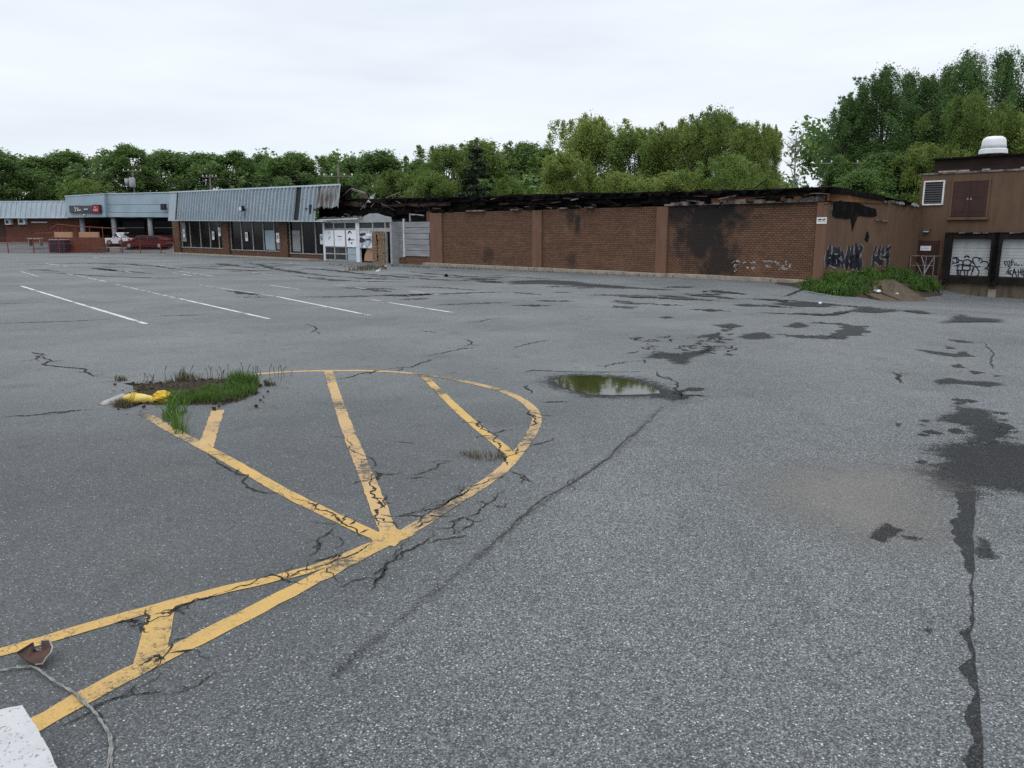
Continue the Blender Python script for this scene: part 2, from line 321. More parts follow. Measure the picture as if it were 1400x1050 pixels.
M['roofing'] = plain('dark_roofing', (.030, .019, .017), (.015, .012, .011), 1.2, .9, spec=.1)

m, t, b, o = new_mat('murky_water'); v = objco(t)
t.links.new(mixc(t, noise(t, v, 2.0, 3), (.020, .022, .008), (.032, .030, .012)), b.inputs['Base Color'])
b.inputs['Roughness'].default_value = .035; b.inputs['IOR'].default_value = 1.33; b.inputs['Specular IOR Level'].default_value = .5
bump(t, b, noise(t, scaled(t, v, (1, 1, 1)), 5, 2), .03, .01); M['water'] = m

# ------------------------------------------------------------------ mesh helpers
class MB:
    def __init__(s): s.v = []; s.f = []
    def quad(s, a, b, c, d): n = len(s.v); s.v += [a, b, c, d]; s.f.append((n, n + 1, n + 2, n + 3)); return s
    def poly(s, pts): n = len(s.v); s.v += list(pts); s.f.append(tuple(range(n, n + len(pts)))); return s
    def hexa(s, p):
        n = len(s.v); s.v += list(p)
        for q in ((0, 3, 2, 1), (4, 5, 6, 7), (0, 1, 5, 4), (1, 2, 6, 5), (2, 3, 7, 6), (3, 0, 4, 7)): s.f.append(tuple(n + i for i in q))
        return s
    def box(s, x0, x1, y0, y1, z0, z1):
        x0, x1 = sorted((x0, x1)); y0, y1 = sorted((y0, y1)); z0, z1 = sorted((z0, z1))
        return s.hexa([(x0, y0, z0), (x1, y0, z0), (x1, y1, z0), (x0, y1, z0), (x0, y0, z1), (x1, y0, z1), (x1, y1, z1), (x0, y1, z1)])
    def bar(s, a, b, w, h=None):
        """a square bar from a to b"""
        a, b = Vector(a), Vector(b); d = (b - a).normalized(); h = h or w
        up = Vector((0, 0, 1)) if abs(d.z) < .95 else Vector((0, 1, 0))
        r = d.cross(up).normalized() * (w / 2); u = r.cross(d).normalized() * (h / 2)
        return s.hexa([tuple(q) for q in (a - r - u, a + r - u, a + r + u, a - r + u, b - r - u, b + r - u, b + r + u, b - r + u)])
    def tube(s, pts, rad, n=6, cap=True):
        pts = [Vector(p) for p in pts]; rr = rad if isinstance(rad, (list, tuple)) else [rad] * len(pts); base = len(s.v); ref = None
        for i, p in enumerate(pts):
            d = (pts[min(i + 1, len(pts) - 1)] - pts[max(i - 1, 0)]).normalized()
            if ref is None: ref = Vector((0, 0, 1)).cross(d) if abs(d.z) < .9 else Vector((1, 0, 0)).cross(d)
            ref = (ref - d * ref.dot(d)).normalized(); q = d.cross(ref)
            for k in range(n):
                a = 2 * math.pi * k / n; s.v.append(tuple(p + (ref * math.cos(a) + q * math.sin(a)) * rr[i]))
        for i in range(len(pts) - 1):
            for k in range(n):
                k2 = (k + 1) % n; s.f.append((base + i * n + k, base + i * n + k2, base + (i + 1) * n + k2, base + (i + 1) * n + k))
        if cap: s.f.append(tuple(base + k for k in reversed(range(n)))); s.f.append(tuple(base + (len(pts) - 1) * n + k for k in range(n)))
        return s
    def lathe(s, prof, c=(0, 0, 0), n=24, axis='z'):
        base = len(s.v)
        for (r, z) in prof:
            for k in range(n):
                a = 2 * math.pi * k / n; x, y = r * math.cos(a), r * math.sin(a)
                s.v.append((c[0] + x, c[1] + y, c[2] + z) if axis == 'z' else (c[0] + x, c[1] + z, c[2] + y))
        for i in range(len(prof) - 1):
            for k in range(n):
                k2 = (k + 1) % n; q = (base + i * n + k, base + i * n + k2, base + (i + 1) * n + k2, base + (i + 1) * n + k)
                s.f.append(q if axis == 'z' else q[::-1])
        top = tuple(base + (len(prof) - 1) * n + k for k in range(n)); bot = tuple(base + k for k in range(n))
        s.f.append(top if axis == 'z' else top[::-1]); s.f.append(bot[::-1] if axis == 'z' else bot)
        return s
    def build(s, name, mat, parent=None, smooth=False, bevel=0.0):
        me = bpy.data.meshes.new(name); me.from_pydata([tuple(p) for p in s.v], [], s.f); me.update()
        mats = mat if isinstance(mat, (list, tuple)) else [mat]
        for q in mats: me.materials.append(M[q] if isinstance(q, str) else q)
        if smooth: me.polygons.foreach_set('use_smooth', [True] * len(me.polygons))
        ob = bpy.data.objects.new(name, me); COL.objects.link(ob)
        if parent is not None: ob.parent = parent
        if bevel:
            bm_ = ob.modifiers.new('edge', 'BEVEL'); bm_.width = bevel; bm_.segments = 2; bm_.limit_method = 'ANGLE'
        return ob
def tag(o, label=None, cat=None, group=None, kind=None):
    if label: o['label'] = label
    if cat: o['category'] = cat
    if group: o['group'] = group
    if kind: o['kind'] = kind
    return o
def thing(name, label, cat, loc=(0, 0, 0), rz=0.0, group=None):
    o = bpy.data.objects.new(name, None); COL.objects.link(o); o.empty_display_size = .3
    o.location = loc; o.rotation_euler = (0, 0, rz); return tag(o, label, cat, group)
def fthing(fr, name, label, cat, x, y, z, group=None):
    return thing(name, label, cat, fr.W(x, y, z), fr.rz, group)
def copy_tree(o, parent=None):
    c = o.copy(); COL.objects.link(c)
    if parent is not None: c.parent = parent
    for ch in list(o.children): copy_tree(ch, c)
    return c
def frac(pts, amp=.25, it=3, closed=True, rng=random):
    for _ in range(it):
        out = []; n = len(pts)
        for i in range(n if closed else n - 1):
            a, b_ = pts[i], pts[(i + 1) % n]; out.append(a)
            dx, dy = b_[0] - a[0], b_[1] - a[1]; k = rng.uniform(-amp, amp)
            out.append(((a[0] + b_[0]) / 2 - dy * k, (a[1] + b_[1]) / 2 + dx * k))
        if not closed: out.append(pts[-1])
        pts = out
    return pts
def sheet(name, pts, mat, eps, parent=None, kind=None):
    """a flat irregular patch lying on the ground"""
    mb = MB(); mb.poly([(x, y, gz(x, y) + eps + lift(x, y)) for x, y in pts]); ob = mb.build(name, mat, parent)
    bm_ = bmesh.new(); bm_.from_mesh(ob.data); bmesh.ops.triangulate(bm_, faces=bm_.faces[:], ngon_method='EAR_CLIP')
    for f in bm_.faces:
        if f.normal.z < 0: f.normal_flip()
    bm_.to_mesh(ob.data); bm_.free()
    return tag(ob, kind=kind)
def add_ribbon(mb, pts, w, eps, jit=0.0, taper=False, rng=random):
    pts = [Vector((x, y, 0)) for x, y in pts]; n = len(pts); base = len(mb.v)
    for i, p in enumerate(pts):
        d = (pts[min(i + 1, n - 1)] - pts[max(i - 1, 0)]); d.z = 0; d.normalize(); nn = Vector((-d.y, d.x, 0))
        ww = w * (1 + rng.uniform(-jit, jit)); o2 = w * jit * .3 * rng.uniform(-1, 1)
        if taper: ww *= max(.12, min(1, min(i, n - 1 - i) / max(1, n * .25)))
        for sgn in (1, -1):
            q = p + nn * (sgn * ww / 2 + o2); mb.v.append((q.x, q.y, gz(q.x, q.y) + eps + lift(q.x, q.y)))
    for i in range(n - 1): k = base + 2 * i; mb.f.append((k, k + 1, k + 3, k + 2))
def resample(pts, step):
    out = [pts[0]]
    for a, b_ in zip(pts, pts[1:]):
        l = math.dist(a, b_); n = max(1, int(l / step))
        for i in range(1, n + 1): out.append((a[0] + (b_[0] - a[0]) * i / n, a[1] + (b_[1] - a[1]) * i / n))
    return out
def smooth(pts, it=2):
    for _ in range(it):
        out = [pts[0]]
        for a, b_ in zip(pts, pts[1:]):
            out += [(a[0] * .75 + b_[0] * .25, a[1] * .75 + b_[1] * .25), (a[0] * .25 + b_[0] * .75, a[1] * .25 + b_[1] * .75)]
        pts = out + [pts[-1]]
    return pts
def crop(x0, y0, s): return lambda *pp: [(x0 + x / s, y0 + y / s) for x, y in pp]

# ------------------------------------------------------------------ ground
xs = sorted(set([-600, -400, -250, -160] + list(np.arange(-110, 0, 2.0)) + list(np.arange(0, 60.1, 1.0)) + [-20, -20.01] + [90, 160, 300, 600]))
ys = sorted(set([-60, -30, -10] + list(np.arange(-4, 14.1, 2.0)) + list(np.arange(15, 62.1, 1.0)) + list(np.arange(64, 120.1, 2.0)) + [91, 98] + [160, 250, 400, 700]))
mb = MB()
for y in ys:
    for x in xs: mb.v.append((float(x), float(y), gz(x, y)))
nx = len(xs)
for j in range(len(ys) - 1):
    for i in range(nx - 1): mb.f.append((j * nx + i, j * nx + i + 1, (j + 1) * nx + i + 1, (j + 1) * nx + i))
ground = tag(mb.build('asphalt_ground', 'asphalt'), kind='structure')
ground['label'] = 'cracked grey asphalt of the empty parking lot'
# ------------------------------------------------------------------ facade frames
FR = Frame(*G(590, 363), .6860, -.7275)      # the strip's front: x right along it, y in behind it
KERB = .45
FR.o = FR.o + FR.Y * KERB                    # wall plane behind the kerb
XC = FR.L(1126, 380)[0]                      # right corner
FR.o = FR.o + FR.X * XC
XL = FR.L(241, 340)[0]
def fx(px, y=0.0, py=340): return FR.L(px, py, y)[0]
def fz(px, py, y=0.0): return FR.L(px, py, y)[1]
ZT = (fz(600, 289) + fz(1110, 279)) / 2      # top of the brick
YE = FR.Lx(1256, 330)[0]                     # end wall's far end
#print('FRAME', XL, XC, 'brick from', fx(590), 'ZT', ZT, fz(600, 289), fz(1110, 279), 'YE', YE, 'mansard', fz(300, 259, -.4), fz(300, 300, -1.3))
# ------------------------------------------------------------------ the burnt brick building
rng = random.Random(11)
brickb = fthing(FR, 'brick_building', 'long brown brick building with burnt black roof edge and graffiti on its end wall', 'building', 0, 0, 0)
PB = [(588, 604), (727, 740), (896, 911), (1113, 1127)]
pil = [(fx(a, -.13), fx(b, -.13)) for a, b in PB]; pil[3] = (pil[3][0], 0.0)
for i in range(3):
    x0, x1 = pil[i][1], pil[i + 1][0]
    soot = [((x0 + x1) / 2 + .2, .75, .6, .55, .6)] if i == 0 else \
           [(x0 + (x1 - x0) * .28, .6, .45, .5, .55), (x0 + (x1 - x0) * .27, 3.2, .4, .8, .7), (x0 + (x1 - x0) * .33, 2.7, .25, .7, .8)] if i == 1 else \
           [(x0 + (x1 - x0) * .30, 3.1, 2.6, 1.0, .97), (x0 + (x1 - x0) * .25, 2.0, 1.7, 1.6, .9), (x0 + (x1 - x0) * .38, .9, 1.3, 1.3, .85), (x0 + .3, 3.2, .8, .6, .9), (x0 + (x1 - x0) * .72, 3.6, 2.5, .28, .7)]
    mt = brick('red_brown_brick', (.172, .086, .051), (.114, .060, .037), (.032, .026, .019), soot=soot)
    w = MB().box(x0, x1, 0, .3, -.25, ZT).build('brick_panel', mt, brickb)
for i, (a, b_) in enumerate(pil):
    MB().box(a, b_, -.13, .3, -.25, ZT - .02).build('pilaster', 'pilaster', brickb, bevel=.02)
# left edge pier and its blank return
MB().box(pil[0][0] - .55, pil[0][0], .02, .3, -.1, ZT + .1).build('brick_pier', 'brick', brickb)
# end wall (painted block)
endm = streaky('brown_painted_block', (.108, .06, .037), (.07, .042, .029), (.135, .085, .055))
MB().box(-.3, 0, .3, YE, -1.2, ZT + .02).build('end_wall', 'brown_paint', brickb)
MB().box(-.42, .004, -.12, .3, -.9, ZT - .03).build('corner_pier', 'brown_paint', brickb)
# kerb along the brick front: separate concrete lengths
x = pil[0][0] - .5; 
while x < .3:
    l = rng.uniform(2.2, 3.1); x1 = min(x + l - .02, .35); dz = rng.uniform(-.015, .015)
    MB().box(x, x1, -KERB, -.002, -.45, .17 + dz).build('kerb_stone', 'concrete', brickb, bevel=.025); x += l
# pale blocks laid bare along the top of the wall
x = pil[2][1] - .2
while x < -.5:
    l = rng.uniform(.35, .6); h = rng.choice([.05, .12, .2, .22, .24, .26])
    MB().box(x, x + l - .02, rng.uniform(-.20, -.15), .1, ZT + .002, ZT + h * .8).build('exposed_block', 'ash_block', brickb); x += l
for a, b_ in ((640, 664), (700, 712), (800, 812), (764, 776)):
    MB().box(fx(a, -.05), fx(b_, -.05), -.2, .1, ZT + .002, ZT + .09).build('exposed_block', 'ash_block', brickb)
# burnt roof edge: boards of the old fascia, black and hanging at odd angles
def ztop(x): return 4.62 + (4.16 - 4.62) * (x + 30.5) / 30.5
XB = fx(540, 0)
x = XB
while x < .2:
    l = rng.uniform(1.3, 2.6); zt = ztop(x)
    brown = (fx(968, 0) < x < fx(1118, 0)) or (x < pil[0][1] + .5)
    for k, (za, hh) in enumerate(((zt - .30, .28), (zt - .54, .22))):
        t = rng.uniform(-.05, .05); y0 = -.05 - .12 * (k == 0) + rng.uniform(-.04, .04)
        mtn = ('char_brown' if k == 1 and not (fx(968, 0) < x) else 'rust') if (brown and k == 1) else 'char'
        if rng.random() < .1 and k == 1: continue
        MB().bar((x, y0, za + hh / 2 - t), (x + l - .03, y0 + rng.uniform(-.03, .03), za + hh / 2 + t), .06, hh).build('charred_board', mtn, brickb)
    x += l
MB().box(XB, -.35, .28, .5, ZT - .05, 4.25).build('charred_backing', 'char', brickb)
# lower charred ledge
mb = MB(); x = XB + 1
while x < -.2:
    l = rng.uniform(.25, .9); z = ZT + .16 + rng.uniform(-.03, .09)
    if rng.random() < .75: mb.box(x, x + l, -.02 + rng.uniform(-.1, .02), .3, z - rng.uniform(.08, .2), z + .04)
    x += l
tag(mb.build('burnt_debris', 'char', brickb), kind='stuff')
# roofing felt with a torn, curling edge
mb = MB(); n = 150; base = 0; rr = random.Random(5); hgt = 0
for i in range(n + 1):
    x = XB - 1 + (0.15 - XB + 1) * i / n; hgt = hgt * .8 + rr.uniform(-.028, .03); zt = ztop(x) - .02
    yb = -.42 + rr.uniform(-.09, .07)
    mb.v += [(x, yb, zt - .03 - rr.uniform(0, .22) * (rr.random() < .5)), (x, yb - .03, zt + .05 + hgt), (x, .6, zt + .06 + max(0, hgt) * .7), (x, 9, 3.75)]
for i in range(n):
    for k in range(3): q = 4 * i + k; mb.f.append((q, q + 4, q + 5, q + 1))
mb.build('roofing_felt', 'char', brickb)
for i in range(70):
    x = rng.uniform(XB, .0); l = rng.uniform(.2, 1.1); a = rng.gauss(0, .3); z = ztop(x) + rng.uniform(-.75, .1); y = rng.uniform(-.5, -.25)
    MB().bar((x, y, z), (x + l * math.cos(a), y + rng.uniform(-.15, .1), z + l * math.sin(a) * .6), rng.uniform(.02, .07)).build('splinter', rng.choice(['char', 'char', 'char_brown', 'char', 'ash_block']), brickb)
# end side of the roof: sloping charred barge boards with rust-coloured sheathing beneath
def zend(y): return 4.17 - .044 * max(0, y)
ys_ = [-.2, 1.4, 2.9, 4.3, 5.6]
for a, b_ in zip(ys_, ys_[1:]):
    MB().bar((.12, a, zend(a) - .05), (.12 + rng.uniform(-.03, .03), b_ - .03, zend(b_) - .05), .08, .22).build('charred_board', 'char', brickb)
    MB().hexa([(.0, a, ZT + .03), (.05, a, ZT + .03), (.05, b_ - .03, ZT + .03), (.0, b_ - .03, ZT + .03), (.0, a, zend(a) - .16), (.05, a, zend(a) - .16), (.05, b_ - .03, zend(b_) - .16), (.0, b_ - .03, zend(b_) - .16)]).build('rusty_sheathing', 'rust', brickb)
MB().box(-.3, -.02, .2, 5.6, ZT + .02, 3.82).build('charred_backing', 'char', brickb)
y0, z1 = .25, ZT - .03
pp = [(.25, ZT - .05), (4.9, ZT - .22), (5.1, 3.05), (4.4, 2.98), (2.9, 2.98), (2.5, 2.3), (2.25, 2.9), (.3, 3.0)]
mb = MB(); mb.poly([(.03, y, z) for y, z in frac(pp, .06, 2, rng=rng)]); ob = mb.build('burnt_panel', 'char', brickb)
MB().box(.002, .045, .2, .26, 2.95, ZT).build('panel_trim', 'ash_block', brickb)
MB().bar((.08, 4.9, 2.86), (.08, 6.5, 2.80), .05).build('bent_strip', 'ash_block', brickb)
mb = MB(); mb.poly([(.012, y, z) for y, z in frac([(3.9, 1.95), (4.3, 1.8), (4.45, 2.05), (4.3, 2.25), (4.1, 2.3)], .2, 2, rng=rng)]); mb.build('burnt_spot', 'char', brickb)
# pale flashing torn loose at the top of the end wall
y = 5.7
while y < YE - .3:
    l = rng.uniform(.25, .6); MB().bar((.02 + rng.uniform(-.05, .08), y, ZT + .16 - .02 * (y - 5.7) + rng.uniform(-.05, .06)), (.02, y + l, ZT + .12 - .02 * (y - 5.7) + rng.uniform(-.06, .06)), .14, .12).build('torn_flashing', rng.choice(['ash_block', 'grey', 'char', 'ash_block']), brickb); y += l
MB().box(-28.5, -.32, .32, .6, -.2, ZT - .1).build('inner_wall', 'interior', brickb)
MB().box(-28.5, -.3, 8.9, 9, -.2, 3.7).build('back_wall', 'brown_paint', brickb)
# white paint remains low on the third panel
mb = MB()
for (a, b_, c, d) in ((1000, 1010, 356, 362), (1012, 1034, 357.5, 361), (1040, 1055, 357, 359.5), (1056, 1080, 358, 362.5), (1066, 1072, 362, 368), (1003, 1006, 362, 372), (1020, 1030, 366, 368), (1077, 1081, 362, 369), (1046, 1052, 364, 366), (1060, 1076, 367, 369)):
    for _ in range(8):
        px, py = rng.uniform(a, b_), rng.uniform(c, d); X_, Z_ = FR.L(px, py, -.005); w_ = rng.uniform(.03, .14); h_ = rng.uniform(.025, .06)
        mb.quad((X_, -.005, Z_), (X_ + w_, -.005, Z_), (X_ + w_, -.005, Z_ + h_), (X_, -.005, Z_ + h_))
tag(mb.build('paint_remains', 'paint_white', brickb), kind='stuff')
# graffiti on the end wall: dark letters with pale outlines, traced as flat paint
def stroke(mb, pts, w, depth, plane='x', taper=True, w1=None):
    n = len(pts); base = len(mb.v)
    for i, (a, z) in enumerate(pts):
        p0 = pts[max(i - 1, 0)]; p1 = pts[min(i + 1, n - 1)]; dx, dz = p1[0] - p0[0], p1[1] - p0[1]; l = math.hypot(dx, dz) or 1
        ww = w if w1 is None else w + (w1 - w) * i / (n - 1)
        if taper and i in (0, n - 1): ww *= .5
        for sg in (1, -1):
            q = (a - dz / l * ww / 2 * sg, z + dx / l * ww / 2 * sg)
            mb.v.append((depth, q[0], q[1]) if plane == 'x' else (q[0], depth, q[1]))
    for i in range(n - 1): k = base + 2 * i; mb.f.append((k, k + 1, k + 3, k + 2))
cg = crop(1120, 320, 12.73)
def endpts(*pp): return [FR.Lx(px, py, 0) for px, py in cg(*pp)]
gl, gg = MB(), MB()
letters = [
 [[(185, 195), (165, 380), (150, 560)], [(255, 220), (245, 400), (235, 560)], [(290, 225), (300, 400), (310, 580)], [(335, 220), (345, 400), (350, 580)], [(395, 285), (405, 400), (400, 580)], [(140, 270), (135, 420), (120, 600)], [(160, 400), (260, 430), (400, 400)], [(150, 480), (280, 500), (400, 470)]],
 [[(520, 200), (500, 360), (470, 600)], [(570, 195), (565, 380), (540, 610)], [(635, 150), (640, 380), (620, 630)], [(700, 205), (740, 250), (700, 330), (650, 360)], [(660, 200), (660, 400), (680, 640)], [(470, 380), (460, 480), (480, 620)], [(720, 420), (725, 520), (690, 650)], [(520, 420), (600, 440), (700, 430)], [(500, 520), (600, 540), (700, 520)]],
 [[(990, 205), (955, 330)], [(1055, 205), (1040, 320), (1020, 420)], [(1120, 225), (1100, 300), (1110, 380)], [(1245, 215), (1180, 290), (1215, 350), (1090, 430)], [(940, 350), (950, 450), (930, 560)], [(960, 420), (1020, 440), (1060, 540)], [(1180, 370), (1190, 470), (1170, 580)], [(1040, 470), (1100, 500), (1080, 560)], [(1165, 220), (1180, 300)]]]
for L_ in letters:
    gb, gw = MB(), MB()
    for st in L_:
        p = endpts(*st); stroke(gw, p, .50, .006); stroke(gb, p, .40, .012)
    lo_ = gb.build('graffiti_lettering', 'paint_black', brickb); gw.build('graffiti_outline', 'paint_white', lo_)
for st in ([(215, 200), (225, 320)], [(370, 380), (385, 480)], [(340, 420), (400, 450)], [(720, 330), (700, 400)]): stroke(gl, endpts(*st), .2, .016)
for st in ([(160, 420), (190, 410)], [(265, 350), (315, 350)], [(1090, 440), (1140, 430)], [(510, 450), (530, 500)], [(290, 440), (300, 520)], [(1100, 370), (1150, 360)], [(960, 480), (960, 520)]): stroke(gg, endpts(*st), .11, .016)
tag(gl.build('graffiti_fill', 'paint_lilac', brickb), kind='stuff'); tag(gg.build('graffiti_highlight', 'paint_green', brickb), kind='stuff')

# small white sign on the corner
x0, z1 = FR.L(1117, 297, -.15); x1, z0 = FR.L(1130, 306, -.15)
sg = fthing(FR, 'wall_sign', 'small white sign with black marks on the corner of the brick wall', 'sign', (x0 + x1) / 2, -.14, z0)
w, h = x1 - x0, z1 - z0
MB().box(-w / 2, w / 2, -.02, 0, 0, h).build('sign_plate', 'frame_white', sg)
mb = MB()
for (a, b_, c, d, sk) in ((-.40, -.02, .52, .72, .1), (.06, .36, .52, .70, .12), (-.34, .0, .32, .38, 0), (.05, .40, .32, .38, 0)):
    mb.quad((a * w, -.024, c * h), (b_ * w, -.024, c * h + sk * .1), (b_ * w, -.024, d * h + sk * .2), (a * w, -.024, d * h - .01))
mb.build('sign_mark', 'ink', sg)

# ------------------------------------------------------------------ shuttered bay and planks between porch and brick
gap = fthing(FR, 'boarded_shop_bay', 'burnt shop bay with grey boards over its window and black void above', 'building', fx(562), 0, 0)
gx = lambda px: fx(px) - fx(562)
MB().box(gx(553), gx(589), .05, .25, -.1, fz(570, 351)).build('brick_sill', 'brick', gap)
MB().box(gx(536), gx(553), .0, .2, -.1, fz(545, 353)).build('brick_sill', 'brick', gap)
za, zb = fz(570, 350.5), fz(570, 303); k = 6
for i in range(k):
    z0 = za + (zb - za) * i / k; z1 = za + (zb - za) * (i + 1) / k
    tag(MB().box(gx(554) , gx(588) + rng.uniform(-.1, .1), rng.uniform(-.02, .02), .06, z0 + .015, z1 - .015).build('plank', 'plank', gap))
xa, xb = gx(536), gx(552); n = 9
for i in range(n):
    a = xa + (xb - xa) * i / n; b_ = xa + (xb - xa) * (i + 1) / n
    MB().box(a + .02, b_ - .02, rng.uniform(-.01, .02), .06, fz(545, 352), fz(545, 303)).build('vertical_board', 'plank', gap)
MB().box(gx(552.2), gx(553.4), -.04, .08, fz(553, 351), fz(553, 299)).build('white_trim', 'frame_white', gap)
MB().box(gx(561), gx(562), -.03, .06, zb, fz(562, 292)).build('upright', 'mullion', gap)
MB().bar((gx(563), -.02, fz(563, 293)), (gx(580), .02, fz(580, 294.5)), .09).build('hanging_strip', 'grey', gap)
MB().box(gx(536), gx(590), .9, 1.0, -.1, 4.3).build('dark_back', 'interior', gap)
MB().box(gx(588.8), gx(590), .32, .9, -.1, 3.6).build('dark_side', 'interior', gap)

# ------------------------------------------------------------------ entrance porch
YP = -.55
pc = fthing(FR, 'entrance_porch', 'grey framed glazed shop porch under the collapsed burnt roof', 'porch', fx(490, YP, 350), YP, 0)
cx_ = fx(490, YP, 350)
px_ = lambda p: fx(p, YP, 335) - cx_
pz = lambda p, x=490: fz(x, p, YP)
Z0, ZH = -.02, pz(304.5)
for p, w_, mt in ((444, .28, 'white'), (458, .12, 'mullion'), (473.5, .12, 'mullion'), (490, .5, 'white'), (511, .14, 'mullion'), (528, .14, 'mullion'), (535.6, .22, 'grey')):
    MB().box(px_(p) - w_ / 2, px_(p) + w_ / 2, -.06, .1, Z0, ZH + .02).build('post', mt, pc)
a, b_ = px_(444), px_(490)
for py in (313, 338, 348): MB().box(a + .14, b_ - .25, -.03, .05, pz(py) - .05, pz(py) + .05).build('transom', 'mullion', pc)
MB().box(px_(492), px_(535), -.035, .05, pz(316) - .04, pz(313) + .06).build('transom', 'mullion', pc)
cols = [444, 458, 473.5, 490, 511, 528, 535.6]
for i in range(6):
    A_, B_ = px_(cols[i]) + .06, px_(cols[i + 1]) - .06
    MB().box(A_, B_, .0, .02, pz(313) + .03, ZH).build('pane', 'glass_blue', pc)
    if i < 2: MB().box(A_, B_, .0, .02, .12, pz(313) - .03).build('pane', 'glass_blue', pc)
    if i == 2: MB().box(A_, B_, .0, .02, pz(338), pz(313) - .03).build('pane', 'glass_blue', pc)
    if i == 3: MB().box(A_, B_, .3, .32, pz(338), pz(314)).build('pane', 'glass_blue', pc)
MB().box(px_(475.5), px_(488), -.02, .02, .12, pz(338.5) - .05).build('pale_panel', 'fascia', pc)
MB().box(px_(444), px_(490), -.02, .05, Z0, .13).build('sill', 'concrete_pale', pc)
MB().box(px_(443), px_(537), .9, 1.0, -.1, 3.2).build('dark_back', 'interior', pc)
MB().box(px_(444) - .1, px_(444) - .02, .1, 1.0, -.1, 3.1).build('side_panel', 'white', pc)
MB().box(px_(535.6), px_(535.6) + .1, .1, .55, -.1, 3.0).build('side_panel', 'grey', pc)
# header: grey board with a peak over the doors and a torn sheet edge
zh0, zh1 = ZH, pz(297)
hp = [(px_(441), zh0), (px_(537), zh0), (px_(536), pz(298)), (px_(527), pz(296)), (px_(517), pz(292.5)), (px_(508), pz(292.5)), (px_(498), pz(297)), (px_(480), pz(300)), (px_(441), pz(300.5))]
mb = MB(); n = len(hp); mb.v = [(x, -.10, z) for x, z in hp] + [(x, .02, z) for x, z in hp]
mb.f = [tuple(range(n)), tuple(range(2 * n - 1, n - 1, -1))] + [((i + 1) % n, i, n + i, n + (i + 1) % n) for i in range(n)]
mb.build('header_board', 'grey', pc)
MB().bar((px_(427), -.5, pz(300)), (px_(496), -.35, pz(299)), .12, .1).build('canopy_edge', 'trim_blue', pc)
mb = MB(); x = px_(440)
while x < px_(500): l = rng.uniform(.2, .5); mb.box(x, x + l * .7, -.3, -.2, pz(297.5), pz(296) + rng.uniform(-.05, .05)); x += l
tag(mb.build('torn_lath', 'ash_block', pc), kind='stuff')
# posters and boards hung on the porch
def poster(p0, p1, q0, q1, label, marks, photo=False):
    x0, x1 = px_(p0), px_(p1); z0, z1 = pz(q1), pz(q0)
    o = fthing(FR, 'poster', label, 'poster', cx_ + (x0 + x1) / 2, YP - .07, z0); w, h = x1 - x0, z1 - z0
    MB().box(-w / 2, w / 2, -.012, 0, 0, h).build('sheet', 'photo_blue' if photo else 'paper', o)
    for grp, pl in marks.items():
        mb = MB()
        for pts in pl: mb.poly([((u - .5) * w, -.016, v * h) for u, v in pts])
        mb.build('print', grp, o)
    return o
R_ = lambda a, b, c, d: [(a, c), (b, c), (b, d), (a, d)]
poster(445, 457.6, 314.5, 337.5, 'white poster with a few faint grey lines, leftmost on the porch glass', {'ink_grey': [R_(.4, .72, .80, .84), R_(.45, .65, .88, .90), R_(.55, .6, .45, .68), R_(.42, .5, .4, .55), R_(.62, .7, .5, .62)]})
poster(459, 473, 314.5, 337.5, 'white poster with one bold black line of print on the porch glass', {'ink': [[(.28, .60), (.72, .585), (.76, .63), (.3, .655)]], 'ink_grey': [R_(.35, .66, .50, .515), R_(.3, .72, .42, .43), R_(.36, .66, .34, .35)]})
poster(475, 488.6, 314.5, 338, 'white poster with black drawing of a dark haired figure on the porch glass',
       {'ink': [[(.2, .72), (.16, .84), (.25, .95), (.45, .95), (.56, .86), (.52, .72), (.46, .84), (.3, .86)], [(.16, .44), (.3, .56), (.45, .55), (.42, .46), (.85, .44), (.82, .4), (.5, .4), (.3, .38), (.2, .36)], [(.42, .22), (.6, .32), (.62, .22), (.55, .17)], R_(.28, .31, .2, .36)]})
poster(493, 510, 316, 339, 'dark blue and white photo poster beside the chip board sheet', {'ink': [[(.02, .86), (.5, .9), (.5, .78), (.2, .72), (.02, .7)], [(.0, .34), (.06, .66), (.2, .6), (.5, .52), (.42, .4), (.2, .3)], [(.55, .56), (.9, .55), (.9, .48), (.6, .46)]], 'paper': [[(.5, .82), (.9, .84), (.94, .76), (.6, .72)], [(.24, .66), (.5, .66), (.48, .54)], R_(.3, .46, .02, .2)]}, True)
ob = fthing(FR, 'chip_board', 'brown wood chip board sheet screwed over the porch doorway', 'board', cx_ + (px_(511) + px_(528)) / 2, YP - .1, .0)
w = px_(528) - px_(511)
MB().box(-w / 2, w / 2, -.03, 0, 0, pz(317.5)).build('sheet', 'osb', ob)
mb = MB()
for (u, v) in ((.38, .80), (.42, .72), (.40, .62), (.44, .5), (.40, .4), (.42, .3), (.4, .2), (.36, .88), (.42, .1)):
    hh = pz(317.5); s_ = rng.uniform(.07, .13); mb.poly([((u - .5) * w + s_ * math.cos(t) * rng.uniform(.6, 1.1), -.034, v * hh + s_ * 1.3 * math.sin(t)) for t in [i * 6.283 / 7 for i in range(7)]])
mb.build('dark_stain', 'char', ob)
ob = fthing(FR, 'round_board', 'half round brown board leaning inside the broken porch window', 'board', cx_ + px_(503.5), YP + .12, .1)
pts = [(-.75, 0), (.85, 0), (.85, .75), (.6, 1.0), (.15, 1.08), (-.35, .85), (-.65, .45)]; n = len(pts)
mb = MB(); mb.v = [(x, -.05, z) for x, z in pts] + [(x, 0, z) for x, z in pts]; mb.f = [tuple(range(n)), tuple(range(2 * n - 1, n - 1, -1))] + [((i + 1) % n, i, n + i, n + (i + 1) % n) for i in range(n)]
mb.build('board', 'tan', ob)

